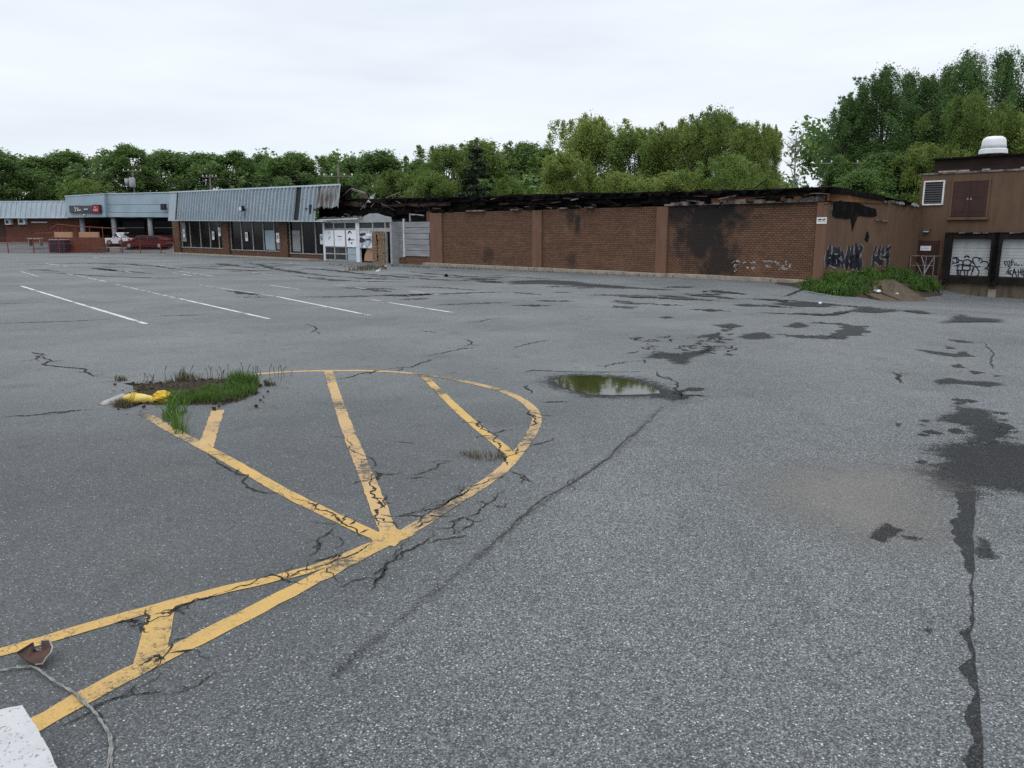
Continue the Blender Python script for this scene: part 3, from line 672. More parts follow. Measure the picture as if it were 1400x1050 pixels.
# ------------------------------------------------------------------ collapsed roof over the porch
ruin = fthing(FR, 'collapsed_roof', 'black collapsed roof timbers and bent sheets above the porch', 'roof', fx(500, .2), .2, 3.1)
rx = lambda px, y=.2: fx(px, y) - fx(500, .2)
rz_ = lambda px, py: fz(px, py, .2) - 3.1
MB().box(rx(424), rx(592), 1.0, 1.2, -.6, rz_(500, 276)).build('charred_backing', 'char', ruin)
for (a, b_, c, d, w_, mt) in ((466, 272, 540, 276, .3, 'char'), (440, 289, 560, 291, .35, 'char'), (470, 282, 600, 283, .28, 'char'), (500, 276, 560, 288, .22, 'char'), (476, 257, 498, 264, .14, 'wood_pole'), (445, 280, 500, 279, .2, 'char_brown'), (540, 284, 598, 276, .45, 'char_brown'), (452, 296, 505, 296, .3, 'char'), (520, 283, 545, 296, .2, 'char'), (565, 288, 592, 286, .3, 'char'), (580, 283, 603, 278, .1, 'ash_block'), (495, 280, 512, 286, .08, 'ash_block'), (528, 271, 560, 273, .25, 'char'), (560, 273, 600, 272, .25, 'char')):
    MB().bar((rx(a), rng.uniform(-.3, .5), rz_(a, b_)), (rx(c), rng.uniform(-.3, .5), rz_(c, d)), w_ * .6, w_).build('charred_beam', mt, ruin)
for p in (440, 446, 450, 457, 463, 470, 484): MB().bar((rx(p), .2, rz_(p, 291)), (rx(p + .5), .2, rz_(p, 279)), .25).build('roof_stud', 'ash_block' if p in (440, 450) else 'char', ruin)
mb = MB(); mb.poly([(rx(505), -.1, rz_(505, 276)), (rx(511), -.1, rz_(511, 277)), (rx(512), .1, rz_(512, 270)), (rx(515), .1, rz_(515, 263)), (rx(509), .0, rz_(509, 268))]); mb.build('bent_sheet', 'grey', ruin)
mb = MB(); mb.poly([(rx(484), .3, rz_(484, 266)), (rx(502), .3, rz_(502, 272)), (rx(498), .3, rz_(498, 264)), (rx(490), .3, rz_(490, 262))]); mb.build('bent_sheet', 'dirt_brown', ruin)
MB().box(rx(462), rx(479), -.3, .3, rz_(470, 273), rz_(470, 254)).build('black_panel', 'char', ruin)

for i in range(34):                                                   # splintered laths and strips sticking out of the wreck
    p = rng.uniform(468, 592); q = rng.uniform(268, 296); l = rng.uniform(.4, 1.6); a = rng.gauss(0, .5)
    MB().bar((rx(p), rng.uniform(-.5, .6), rz_(p, q)), (rx(p) + l * math.cos(a), rng.uniform(-.5, .6), rz_(p, q) + l * math.sin(a)), rng.uniform(.03, .09)).build('splinter', rng.choice(['char', 'char', 'char_brown', 'ash_block', 'wood_pole']), ruin)
# ------------------------------------------------------------------ shop row under the corrugated mansard
shop = fthing(FR, 'shop_row', 'long shop row with blue grey ribbed metal mansard over dark windows', 'building', fx(340), 0, 0)
X0 = fx(340); sx = lambda px, y=0., py=330: fx(px, y, py) - X0
def lerp(a, b, t): return a + (b - a) * t
def mtop(x): return lerp(6.50, 5.86, (x + X0 + 73.6) / 34.0)
def mbot(x): return lerp(3.62, 3.20, (x + X0 + 73.6) / 32.5)
YT, YB = -.95, -1.4
def rib_sheet(a, b_, name, mat, ragged=None, tl=0):
    """ribbed sheet leaning out from the top edge to the eaves"""
    prof = [(0, 0), (.28, 0), (.30, -.20), (.40, -.20), (.42, 0)]; pitch = .66; mb = MB(); x = a; st = []
    while x < b_:
        for dx, dy in prof:
            if x + dx < b_: st.append((x + dx, dy))
        x += pitch
    st.append((b_, 0))
    for i, (x, dy) in enumerate(st):
        zt, zb = mtop(x), mbot(x)
        f = ragged(x) if ragged else 1.0
        mb.v += [(x, YT + dy, zt), (x, YT + (YB - YT) * f + dy, zt + (zb - zt) * f), (x, YT + dy + .12, zt)]
    for i in range(len(st) - 1): k = 3 * i; mb.f += [(k, k + 1, k + 4, k + 3), (k + 2, k, k + 3, k + 5)]
    return mb.build(name, mat, shop)
xa = sx(239, -.8, 280)
rib_sheet(xa + .05, sx(237.5, -.8, 280) + .1 if False else sx(240, -.8, 280), 'ribbed_cladding', 'cladding') if False else None
rib_sheet(sx(243.5, -1.2, 280), sx(403.5, -1.2, 280), 'ribbed_cladding', 'cladding')
rib_sheet(sx(410.5, -1.2, 280), sx(432.5, -1.2, 280), 'ribbed_cladding', 'cladding')
r3 = random.Random(3)
rib_sheet(sx(433, -1.1, 275), sx(464, -1.1, 270), 'ribbed_cladding', 'cladding_rust', ragged=lambda x: .62 + r3.uniform(-.05, .05))
xl, xe = sx(231, -1.2, 280), sx(240.3, -1.2, 280)
def slope_panel(a, b_, name, mat, out=0.0, top=0.0):
    zt0, zt1, zb0, zb1 = mtop(a), mtop(b_), mbot(a), mbot(b_)
    return MB().hexa([(a, YB - out, zb0), (b_, YB - out, zb1), (b_, YB + .2, zb1), (a, YB + .2, zb0), (a, YT - out, zt0 + top), (b_, YT - out, zt1 + top), (b_, YT + .2, zt1 + top), (a, YT + .2, zt0 + top)]).build(name, mat, shop)
slope_panel(xl, xe - .02, 'end_panel', 'cladding', .02, .08)
slope_panel(xe, sx(243.3, -1.2, 280), 'black_panel', 'black_gap', -.03)
slope_panel(sx(403.7, -1.2, 280), sx(410.3, -1.2, 280), 'black_panel', 'black_gap', -.03)
# top trim, soffit, gable end
x1 = sx(464, -.95, 258)
MB().hexa([(xl, YT - .12, mtop(xl)), (x1, YT - .12, mtop(x1)), (x1, YT + .15, mtop(x1)), (xl, YT + .15, mtop(xl)), (xl, YT - .12, mtop(xl) + .12), (x1, YT - .12, mtop(x1) + .12), (x1, YT + .15, mtop(x1) + .12), (xl, YT + .15, mtop(xl) + .12)]).build('top_trim', 'trim_blue', shop)
x2 = sx(441, -1.4, 300)
MB().hexa([(xl, YB - .03, mbot(xl) - .1), (x2, YB - .03, mbot(x2) - .1), (x2, .2, mbot(x2) - .1), (xl, .2, mbot(xl) - .1), (xl, YB - .03, mbot(xl) - .01), (x2, YB - .03, mbot(x2) - .01), (x2, .2, mbot(x2) - .01), (xl, .2, mbot(xl) - .01)]).build('soffit', 'trim_blue', shop)
mb = MB(); mb.v = [(xl, YB, mbot(xl)), (xl, YT, mtop(xl)), (xl, 8, mtop(xl)), (xl, 8, mbot(xl))]; mb.f = [(0, 1, 2, 3)]; mb.build('gable', 'cladding', shop)
MB().hexa([(xl, YT, mtop(xl) - .5), (x1, YT + .3, mtop(x1) - .5), (x1 - 22, 14, mtop(x1) - .5), (xl, 14, mtop(xl) - .5), (xl, YT + .12, mtop(xl) - .04), (x1, YT + .3, mtop(x1) - .04), (x1 - 22, 14, mtop(x1) - .04), (xl, 14, mtop(xl) - .04)]).build('flat_roof', 'roofing', shop)
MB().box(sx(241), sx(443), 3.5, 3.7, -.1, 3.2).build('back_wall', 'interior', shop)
# bays: brick columns, sills, panes and mullions
colx = [(240, 249), (307, 316), (385.5, 396.5)]
for a, b_ in colx: MB().box(sx(a), sx(b_), -.25, .25, -.1, mbot(sx(a))).build('brick_column', 'brick', shop)
for a, b_, sy in ((249, 307, 338.5), (316, 385.5, 342.2), (396.5, 443, 346.5)):
    zt = fz((a + b_) / 2, sy)
    MB().box(sx(a), sx(b_), -.05, .25, -.1, zt - .06).build('brick_sill', 'brick', shop)
    MB().box(sx(a), sx(b_), -.12, .2, zt - .06, zt + .02).build('sill_trim', 'mullion', shop)
mull = [[249.4, 261, 275, 288, 300, 306.8], [316.4, 331, 346.5, 361, 376, 385.2], [397, 414, 432, 442.8]]
for gi, g in enumerate(mull):
    zt = fz((g[0] + g[-1]) / 2, (338.5, 342.2, 346.5)[gi]) + .02
    for p in g: MB().box(sx(p) - .07, sx(p) + .07, -.04, .1, zt, mbot(sx(p)) - .1).build('mullion', 'mullion', shop)
    for a, b_ in zip(g, g[1:]): MB().box(sx(a) + .07, sx(b_) - .07, .02, .04, zt, mbot(sx(a)) - .1).build('pane', 'glass', shop)
for (p0, p1, q0, q1, mt) in ((363, 375.5, 315, 341.5, 'fascia'), (400, 410.5, 315, 343.5, 'grey'), (378, 384, 318, 341, 'grey'), (250, 255, 304, 330, 'grey')):
    tag(MB().box(sx(p0), sx(p1), .0, .018, fz(p0, q1), fz(p0, q0)).build('backing_sheet', 'plank' if mt == 'grey' else mt, shop))
for i, (p, q, l) in enumerate(((254, 319, 'small white paper notice on the leftmost shop window'), (293.5, 322, 'small white paper notice near the middle of the first shop bay'), (305, 317, 'small white notice beside the second brick column'), (339, 323.5, 'small white paper notice on the second shop bay'), (384.5, 325, 'small white notice beside the third brick column'), (441.5, 327, 'small white notice beside the porch post'))):
    o = fthing(FR, 'paper_notice', l, 'notice', fx(p), -.06 if i not in (2, 4) else -.27, fz(p, q))
    MB().box(-.28, .28, -.012, 0, -.42, .42).build('sheet', 'paper', o); MB().box(-.18, .18, -.018, -.013, -.1, .25).build('print', 'ink_grey', o)
def flood(px, py, label, y=-1.0):
    o = fthing(FR, 'floodlight', label, 'lamp', fx(px, y, py), y - .25, fz(px, py, y))
    MB().box(-.3, .3, -.35, -.05, -.2, .28).build('housing', 'black_gap', o, bevel=.04); MB().box(-.24, .24, -.37, -.352, -.14, .22).build('lens', 'lamp_clear', o); MB().bar((0, -.05, 0), (0, .35, -.1), .09).build('bracket', 'black_gap', o); return o
flood(337, 286, 'black floodlight on the middle of the ribbed metal mansard', -1.35)
o = fthing(FR, 'cable_bracket', 'black bracket with loose cable near the burnt end of the mansard', 'bracket', fx(428, -1.1, 288), -1.25, fz(428, 286, -1.1))
MB().box(-.25, .25, -.12, .05, -.35, .35).build('box', 'black_gap', o, bevel=.03); MB().bar((-1.1, -.05, .1), (1.3, -.05, -.1), .1).build('arm', 'black_gap', o); MB().tube([(0, 0, -.3), (.1, -.1, -.9), (-.1, 0, -1.4)], .04).build('cable', 'wire', o)
MB().box(sx(240), sx(443), -1.6, -.26, -.3, .09).build('walkway_edge', 'concrete', shop, bevel=.03)

# ------------------------------------------------------------------ left wing
def at(px, d, py=325):
    r = ray(px, py); return (r.x / r.y * d, d)
FL = Frame(*at(245, 96.5), *[a - b_ for a, b_ in zip(at(245, 96.5), at(-60, 100))]); LB = 1.08
lx = lambda px, y=0., py=315: FL.L(px, py, y)[0]
lz = lambda px, py, y=0.: FL.L(px, py, y)[1]
wing = fthing(FL, 'shop_wing', 'low shop wing with pale blue fascia, grey round columns and orange brick wall', 'building', 0, 0, LB)
lz0 = lambda px, py, y=0.: lz(px, py, y) - LB
MB().box(lx(-60), lx(112), .0, .3, -1.2, lz0(50, 296)).build('brick_wall', 'red_brick2', wing)
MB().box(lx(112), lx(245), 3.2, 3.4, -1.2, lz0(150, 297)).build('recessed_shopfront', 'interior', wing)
MB().box(lx(112), lx(112) + .3, .3, 3.2, -1.2, lz0(112, 297)).build('return_wall', 'red_brick2', wing)
for a, b_ in ((118, 150), (162, 198), (212, 238)):
    MB().box(lx(a, 3.1), lx(b_, 3.1), 3.05, 3.1, .2, lz0(a, 302)).build('shop_window', 'glass', wing)
    MB().box(lx(a, 3.1), lx(b_, 3.1), 2.98, 3.04, .1, .9).build('brick_sill', 'red_brick2', wing)
    MB().bar((lx(a, 3), 2.95, lz0(a, 311)), (lx(b_, 3), 2.95, lz0(b_, 311)), .12).build('window_rail', 'mullion', wing)
for p in (113.5, 156.5, 206):
    MB().lathe([(.28, -1), (.28, lz0(p, 297, -.8))], (lx(p, -.8), -.8, 0), 16).build('round_column', 'column', wing, smooth=True)
# fascias
def fasc(p0, p1, t0, t1, b0, b1, y, name, mat, dep=.5):
    a, c = lx(p0, y, 280), lx(p1, y, 280)
    return MB().hexa([(a, y, lz0(p0, b0, y)), (c, y, lz0(p1, b1, y)), (c, y + dep, lz0(p1, b1, y)), (a, y + dep, lz0(p0, b0, y)), (a, y, lz0(p0, t0, y)), (c, y, lz0(p1, t1, y)), (c, y + dep, lz0(p1, t1, y)), (a, y + dep, lz0(p0, t0, y))]).build(name, mat, wing)
a, c = lx(-60, -1.2, 285), lx(92, -1.2, 285); mb = MB(); x = a; st = []
while x < c:
    st += [(x, 0), (x + .2, 0), (x + .25, -.08), (x + .42, -.08), (x + .46, 0)]; x += .66
for x, dy in st: mb.v += [(x, -1.2 + dy, lz0(45, 297, -1.2)), (x, -.6 + dy, lz0(45, 275.5, -1.2))]
for i in range(len(st) - 1): k = 2 * i; mb.f.append((k, k + 2, k + 3, k + 1))
mb.build('ribbed_fascia', 'cladding', wing)
MB().box(a, c, -.66, -.3, lz0(45, 275.5, -1.2), lz0(45, 274.3, -1.2)).build('top_trim', 'trim_blue', wing); MB().box(a, c, -1.3, .0, lz0(45, 298.3, -1.2), lz0(45, 297, -1.2) - .003).build('soffit', 'trim_blue', wing)
fasc(90, 143, 269, 265.5, 297.5, 296.5, -1.8, 'sign_fascia', 'fascia', 1.6)
fasc(89.5, 143.5, 267.6, 264.3, 268.8, 265.3, -1.86, 'fascia_trim', 'trim_blue', 1.6)
for (t0, t1, b0, b1, y, nm, mt) in ((266, 263.4, 279.8, 279.2, -1.2, 'fascia_panel', 'fascia'), (280.2, 279.6, 290, 290, -1.2, 'fascia_panel', 'fascia'), (290.5, 290.5, 296.6, 297, -1.35, 'fascia_panel', 'fascia'), (264.6, 262, 265.8, 263.2, -1.28, 'fascia_trim', 'trim_blue')): fasc(143.6, 246, t0, t1, b0, b1, y, nm, mt, .5)
MB().box(lx(143), lx(246), -.7, 3.2, lz0(200, 296.6), lz0(200, 295)).build('canopy_ceiling', 'interior', wing)
MB().box(lx(-60), lx(246), -.4, 12, lz0(50, 278), lz0(50, 277)).build('flat_roof', 'roofing', wing)
MB().box(lx(-60), lx(246), 11.7, 12, -1, 3).build('back_wall', 'red_brick2', wing)
# shop sign on the fascia
y = -1.95; x0, x1 = lx(95.5, y, 286), lx(138.5, y, 286); z0, z1 = lz(117, 291, y), lz(117, 281, y); w, h = x1 - x0, z1 - z0
o = fthing(FL, 'shop_sign', 'dark grey shop sign with white lettering and a red square end', 'sign', (x0 + x1) / 2, y + .12, z0)
MB().box(-w / 2, w * .24, -.25, 0, 0, h).build('sign_face', 'sign_dark', o, bevel=.03); MB().box(w * .24, w / 2, -.27, 0, -.05, h + .08).build('sign_end', 'black_gap', o, bevel=.05)
MB().box(w * .26, w * .45, -.30, -.271, .04, h * .95).build('red_square', 'sign_red', o)
mb = MB()
def lb(u0, u1, v0, v1): mb.box(u0 * w, u1 * w, -.275, -.255, v0 * h, v1 * h)
lb(-.315, -.295, .18, .86); lb(-.27, -.25, .55, .72); lb(-.245, -.16, .28, .40); lb(-.235, -.22, .42, .75); lb(-.19, -.18, .42, .7); lb(-.15, -.13, .3, .5); lb(-.03, .09, .42, .56)
mb.build('lettering', 'letter', o)
mb = MB()
def rb(u0, u1, v0, v1): mb.box(u0 * w, u1 * w, -.32, -.302, v0 * h, v1 * h)
rb(.33, .345, .6, .9); rb(.28, .31, .3, .5); rb(.315, .34, .3, .38); rb(.35, .375, .25, .5); rb(.385, .41, .3, .36); rb(.385, .41, .46, .52)
mb.build('red_square_lettering', 'letter', o)
o = fthing(FL, 'fascia_lamp', 'tiny white lamp under the dark shop sign', 'lamp', lx(115.5, -1.9, 294), -1.9, lz(115.5, 294, -1.9)); MB().lathe([(.05, -.12), (.13, -.06), (.13, .06), (.05, .12)], (0, 0, 0), 10).build('globe', 'lamp_clear', o, smooth=True); MB().bar((0, 0, .1), (0, .12, .14), .06).build('bracket', 'grey', o)
o = fthing(FL, 'floodlight', 'black floodlight at the right end of the pale blue fascia', 'lamp', lx(225.5, -1.4, 283), -1.5, lz(225.5, 283, -1.4)); MB().box(-.32, .32, -.35, -.05, -.35, .35).build('housing', 'black_gap', o, bevel=.04); MB().box(-.2, .2, -.37, -.352, -.1, .2).build('lens', 'glass_blue', o); MB().bar((0, -.05, 0), (0, .3, .1), .1).build('bracket', 'black_gap', o)
def ac(px, py, label, s_=1.0):
    o = fthing(FL, 'air_conditioner', label, 'air conditioner', lx(px, -.1, py), -.02, lz(px, py))
    MB().box(-.46 * s_, .46 * s_, -.5, 0, -.4 * s_, .4 * s_).build('casing', 'white', o, bevel=.03); MB().box(-.30 * s_, .24 * s_, -.515, -.5, -.26 * s_, .26 * s_).build('grille', 'grey', o)
    MB().lathe([(.2 * s_, -.02), (.2 * s_, .0)], (-.03, -.52, 0), 14, 'y').build('fan', 'louvre', o)
ac(32.5, 302.5, 'white window air conditioner with round fan on the orange brick wall'); ac(13.5, 303.5, 'grey white air conditioner in a dark opening at the far end of the brick wall', .85)
MB().box(lx(9), lx(18), -.03, -.01, lz0(13, 309), lz0(13, 296.8)).build('dark_opening', 'interior', wing)
MB().box(lx(-2), lx(7), -.05, -.02, lz0(3, 331), lz0(3, 300)).build('door', 'maroon', wing)
o = fthing(FL, 'tube_lamp', 'long white tube lamp on the orange brick wall', 'lamp', lx(56), -.05, lz(56, 304)); MB().box(-1.05, 1.05, -.12, 0, -.07, .07).build('tube', 'white', o, bevel=.03); MB().box(-1.08, 1.08, -.04, .04, .07, .1).build('mount', 'grey', o)
# ------------------------------------------------------------------ loading dock building
dk = fthing(FR, 'dock_building', 'tall brown painted building with two white loading dock doors', 'building', 0, YE, 0)
dx = lambda px, py=350: FR.L(px, py, YE)[0]
dz = lambda px, py: FR.L(px, py, YE)[1]
ZD = 5.22
FLOOR = .05
MB().box(-.15, 13, 0, .3, FLOOR - .3, ZD).build('front_wall', 'dock_brown', dk)
MB().box(-.15, .15, .31, 14, -1.2, ZD).build('side_wall', 'dock_brown', dk)
MB().box(-.1, 13, -.09, .25, -1.6, FLOOR - .31).build('dock_base', 'dock_base', dk)
MB().box(-.22, 13.05, -.05, .4, ZD + .002, ZD + .09).build('wall_cap', 'ash_block', dk)
MB().box(.15, 13, .75, 13.8, ZD + .1, ZD + .78).build('upper_roof_edge', 'roofing', dk)
MB().box(.1, 13, .6, 13.8, ZD + .79, ZD + .87).build('roof_lip', 'char', dk)
MB().box(.3, 13, .42, .74, ZD - .3, ZD + .32).build('roof_ledge', 'rust' if False else 'roofing', dk)
for a, l in ((.55, .9), (1.5, .5), (2.6, .35), (4.3, .5)): MB().box(a, a + l, .3, .41, ZD + .1, ZD + .1 + .09).build('loose_flashing', 'concrete_pale', dk)
# louvre
lv = fthing(FR, 'louvre_vent', 'white framed louvre vent with dark slats high on the dock wall', 'vent', (dx(1263, 247) + dx(1291, 280)) / 2, YE - .002, dz(1277, 280.5))
w = dx(1292, 264) - dx(1263.5, 264); h = dz(1277, 247) - dz(1277, 280.5)
for a, b_, c, d in ((-w / 2, -w / 2 + .07, 0, h), (w / 2 - .07, w / 2, 0, h), (-w / 2 + .071, w / 2 - .071, 0, .07), (-w / 2 + .071, w / 2 - .071, h - .07, h)): MB().box(a, b_, -.09, -.0, c, d).build('frame', 'frame_white', lv)
for i in range(9):
    z = .1 + (h - .2) * i / 9; MB().hexa([(-w / 2 + .075, -.075, z), (w / 2 - .075, -.075, z), (w / 2 - .075, -.06, z), (-w / 2 + .075, -.06, z), (-w / 2 + .075, -.03, z + .075), (w / 2 - .075, -.03, z + .075), (w / 2 - .075, -.015, z + .075), (-w / 2 + .075, -.015, z + .075)]).build('slat', 'louvre', lv)
MB().box(-w / 2 + .075, w / 2 - .075, -.008, .0, .075, h - .075).build('backing', 'interior', lv)
# upper double door
up = (dx(1303, 270), dx(1350, 270), dz(1326, 296), dz(1326, 248))
md = ((up[0] + up[1]) / 2)
for s_, nm in ((0, 'door_leaf'), (1, 'door_leaf')):
    a, b_ = (up[0], md - .012) if s_ == 0 else (md + .012, up[1]); lf = MB().box(a, b_, -.045, -.003, up[2], up[3]).build(nm, 'maroon', dk, bevel=.01)
    for q in (.12, .54):
        MB().box(a + .14, b_ - .14, -.056, -.046, up[2] + (up[3] - up[2]) * q, up[2] + (up[3] - up[2]) * (q + .34)).build('door_panel', 'maroon', lf)
    MB().box((b_ - .1) if s_ == 0 else a + .03, (b_ - .03) if s_ == 0 else a + .1, -.085, -.046, (up[2] + up[3]) / 2 - .06, (up[2] + up[3]) / 2 + .05).build('handle', 'galv', lf)
for a, b_, c, d in ((up[0] - .1, up[0] - .012, up[2], up[3] + .1), (up[1] + .012, up[1] + .1, up[2], up[3] + .1), (up[0] - .01, up[1] + .01, up[3] + .012, up[3] + .1)): MB().box(a, b_, -.06, -.002, c, d).build('door_frame', 'dock_brown', dk)
MB().box(up[0] - .16, up[1] + .16, -.14, -.002, up[2] - .16, up[2] - .02).build('door_ledge', 'dock_brown', dk)
# side door with white notice and lamp
mdx = (.12, 1.0); dr = MB().box(mdx[0], mdx[1], -.05, -.003, FLOOR, dz(1268, 329)).build('side_door', 'maroon', dk)
MB().box(mdx[1] - .14, mdx[1] - .08, -.1, -.051, 1.0, 1.08).build('handle', 'galv', dr)
for a, b_, c, d in ((mdx[0] - .07, mdx[0] - .002, FLOOR, dz(1268, 328)), (mdx[1] + .002, mdx[1] + .07, FLOOR, dz(1268, 328))): MB().box(a, b_, -.07, -.002, c, d).build('door_frame', 'maroon', dk)
o = fthing(FR, 'door_notice', 'white notice with scribbled black writing on the maroon side door', 'notice', dx(1266, 340), YE - .052, dz(1266, 342.5))
MB().box(-.26, .26, -.012, 0, 0, .24).build('sheet', 'paper', o); mb = MB()
stroke(mb, [(-.2, .06), (-.15, .18), (-.1, .08), (-.05, .18), (0, .07), (.06, .17), (.1, .08), (.18, .16)], .022, -.014, 'y'); mb.build('writing', 'ink', o)
o = fthing(FR, 'wall_lamp', 'small grey wall lamp above the maroon side door', 'lamp', dx(1268, 314), YE - .002, dz(1268, 316))
MB().hexa([(-.17, -.2, 0), (.17, -.2, 0), (.17, 0, 0), (-.17, 0, 0), (-.17, -.1, .16), (.17, -.1, .16), (.17, 0, .16), (-.17, 0, .16)]).build('housing', 'louvre', o, bevel=.015); MB().box(-.14, .14, -.19, -.03, -.05, -.002).build('lens', 'lamp_clear', o)
# dock doors with sections, seals and painted tags
def dock_door(x0, x1, ztop, label, first):
    zb = FLOOR + .03; n = 4
    for i in range(n):
        z0 = zb + (ztop - zb) * i / n; z1 = zb + (ztop - zb) * (i + 1) / n
        sec = MB().box(x0, x1, -.045 + (.0 if i % 2 else .003), -.002, z0 + .008, z1 - .006).build('door_section', 'door_white', dk)
        for q in (.33, .66): MB().box(x0 + .02, x1 - .02, -.051, -.046, z0 + (z1 - z0) * q - .012, z0 + (z1 - z0) * q + .012).build('section_rib', 'door_white', sec)
    sw, sd = .32, .34
    MB().hexa([(x0 - sw, -sd, zb - .25), (x0 + .02, -sd, zb - .25), (x0 - .02, -.001, zb - .25), (x0 - sw, -.001, zb - .25), (x0 - sw, -sd, ztop + .3), (x0 + .04, -sd, ztop + .3), (x0 - .0, -.001, ztop + .3), (x0 - sw, -.001, ztop + .3)]).build('dock_seal', 'rubber', dk)
    MB().hexa([(x1 - .02, -sd, zb - .25), (x1 + sw, -sd, zb - .25), (x1 + sw, -.001, zb - .25), (x1 + .02, -.001, zb - .25), (x1 - .04, -sd, ztop + .3), (x1 + sw, -sd, ztop + .3), (x1 + sw, -.001, ztop + .3), (x1, -.001, ztop + .3)]).build('dock_seal', 'rubber', dk)
    MB().box(x0 + .045, x1 - .045, -sd + .02, -.002, ztop + .0, ztop + .29).build('dock_seal', 'rubber', dk)
    MB().box(x0 - sw, x1 + sw, -sd - .03, -.002, ztop + .302, ztop + .34).build('seal_cap', 'char_brown', dk)
    for a, l in ((.35, .5), (1.0, .35), (1.45, .25)): MB().bar((x0 + a, -sd - .05, ztop + .29), (x0 + a + l, -sd - .05, ztop + .31 + rng.uniform(-.03, .05)), .05).build('torn_seal_edge', 'ash_block', dk)
    MB().box(x0 - .25, x1 + .25, -.26, -.092, FLOOR - .34, FLOOR - .02).build('dock_plate', 'rubber', dk)
    for q in (x0 - .3, x1 + .02): MB().box(q, q + .28, -.34, -.261 + .0, FLOOR - .45, FLOOR - .12).build('dock_bumper', 'rubber', dk, bevel=.03)
D1 = (dx(1301.5, 350), dx(1357, 350)); D2 = (dx(1369, 350), dx(1369, 350) + 1.98)
dock_door(*D1, dz(1330, 326.5), '', True); dock_door(*D2, dz(1330, 326.5), '', False)
MB().box(D1[1] + .02, D2[0] - .02, -.17, -.092, -1.5, FLOOR - .6).build('base_pier', 'concrete', dk)
MB().box(D1[0] - .75, D1[0] - .3, -.17, -.092, -1.5, FLOOR - .25).build('base_pier', 'dock_base', dk)
cd = crop(1280, 310, 10.5)
def dpts(*pp): return [FR.L(px, py, YE - .055) for px, py in cd(*pp)]
mb = MB(); loop = lambda cx, cy, rx_, ry_, a0=0, a1=360, n=16: [(cx + rx_ * math.cos(math.radians(a0 + (a1 - a0) * i / n)), cy + ry_ * math.sin(math.radians(a0 + (a1 - a0) * i / n))) for i in range(n + 1)]
for st in (loop(268, 485, 32, 38, -150, 170), [(235, 450), (300, 440), (325, 470), (320, 505), (290, 520)], loop(352, 510, 36, 28, 150, 400), loop(440, 440, 32, 22, 160, 390), [(405, 440), (440, 418), (480, 425)],
           loop(440, 515, 58, 42), [(300, 545), (390, 545), (500, 555), (545, 575), (635, 572)], loop(430, 590, 60, 40), [(265, 565), (300, 550), (330, 575)], [(385, 500), (375, 620)], [(300, 575), (310, 620), (300, 690)], [(285, 628), (390, 625), (470, 630), (500, 600)],
           [(350, 630), (345, 695)], [(400, 630), (415, 700)], [(450, 630), (445, 700)], [(320, 640), (325, 690)], loop(570, 475, 50, 36, 150, 400), [(620, 445), (660, 470), (655, 510), (630, 520)], [(520, 470), (560, 560), (525, 600), (505, 690)], [(580, 580), (615, 640), (605, 690), (575, 705)], [(540, 590), (520, 650)],
           loop(700, 545, 48, 48, -110, 80), [(690, 605), (720, 598), (770, 630), (800, 680)], [(225, 535), (245, 525)], [(480, 480), (540, 530)], [(655, 500), (700, 495)]):
    stroke(mb, dpts(*st), .055, -.058, 'y', False)
ob = mb.build('graffiti_scribble', 'paint_navy', dk)
mb = MB()
for st in ([(985, 490), (980, 520), (1005, 560)], [(1000, 500), (1050, 490), (1060, 560)], [(1020, 510), (1040, 570), (1065, 575)], [(1105, 465), (1080, 480), (1085, 560)], [(1070, 510), (1120, 500)], [(1115, 520), (1130, 560), (1150, 520), (1160, 555), (1200, 545)], [(1215, 548), (1232, 552)], [(1275, 500), (1265, 560), (1310, 555)],
           [(1065, 590), (1030, 610), (1035, 650), (1080, 685)], [(1010, 640), (1085, 625), (1060, 660)], [(1120, 600), (1105, 660), (1090, 730)], [(1120, 600), (1150, 700), (1155, 735)], [(1100, 665), (1155, 650)], [(1175, 610), (1180, 730)], [(1215, 600), (1220, 690), (1260, 680)], [(1180, 655), (1290, 640)], [(1245, 600), (1250, 720)], [(1290, 610), (1330, 690)], [(1340, 600), (1330, 680), (1390, 670)], [(1000, 660), (1100, 690)]):
    stroke(mb, dpts(*st), .05, -.058, 'y', False)
mb.build('graffiti_writing', 'paint_navy', dk)
# roof exhaust
vx, _ = FR.L(1358, 205, YE + 5)
o = fthing(FR, 'roof_exhaust', 'round white exhaust fan hood on the dock roof', 'roof vent', vx, YE + 5, ZD + .87)
MB().box(-.62, .62, -.62, .62, 0, FR.L(1358, 211, YE + 5)[1] - ZD - .87).build('curb', 'roofing', o)
zb = FR.L(1358, 211, YE + 5)[1] - ZD - .87; sc_ = (FR.L(1379, 205, YE + 5)[0] - FR.L(1337, 205, YE + 5)[0]) / 2 * .93
MB().lathe([(.98 * sc_, 0), (1.0 * sc_, .03), (.98 * sc_, .24), (.93 * sc_, .27), (.9 * sc_, .28)], (0, 0, zb), 32).build('skirt', 'white_metal', o, smooth=False)
MB().lathe([(.89 * sc_, .281), (.85 * sc_, .5), (.82 * sc_, .72), (.74 * sc_, .84), (.55 * sc_, .93), (.2 * sc_, .96)], (0, 0, zb), 32).build('dome', 'white_metal', o, smooth=True)

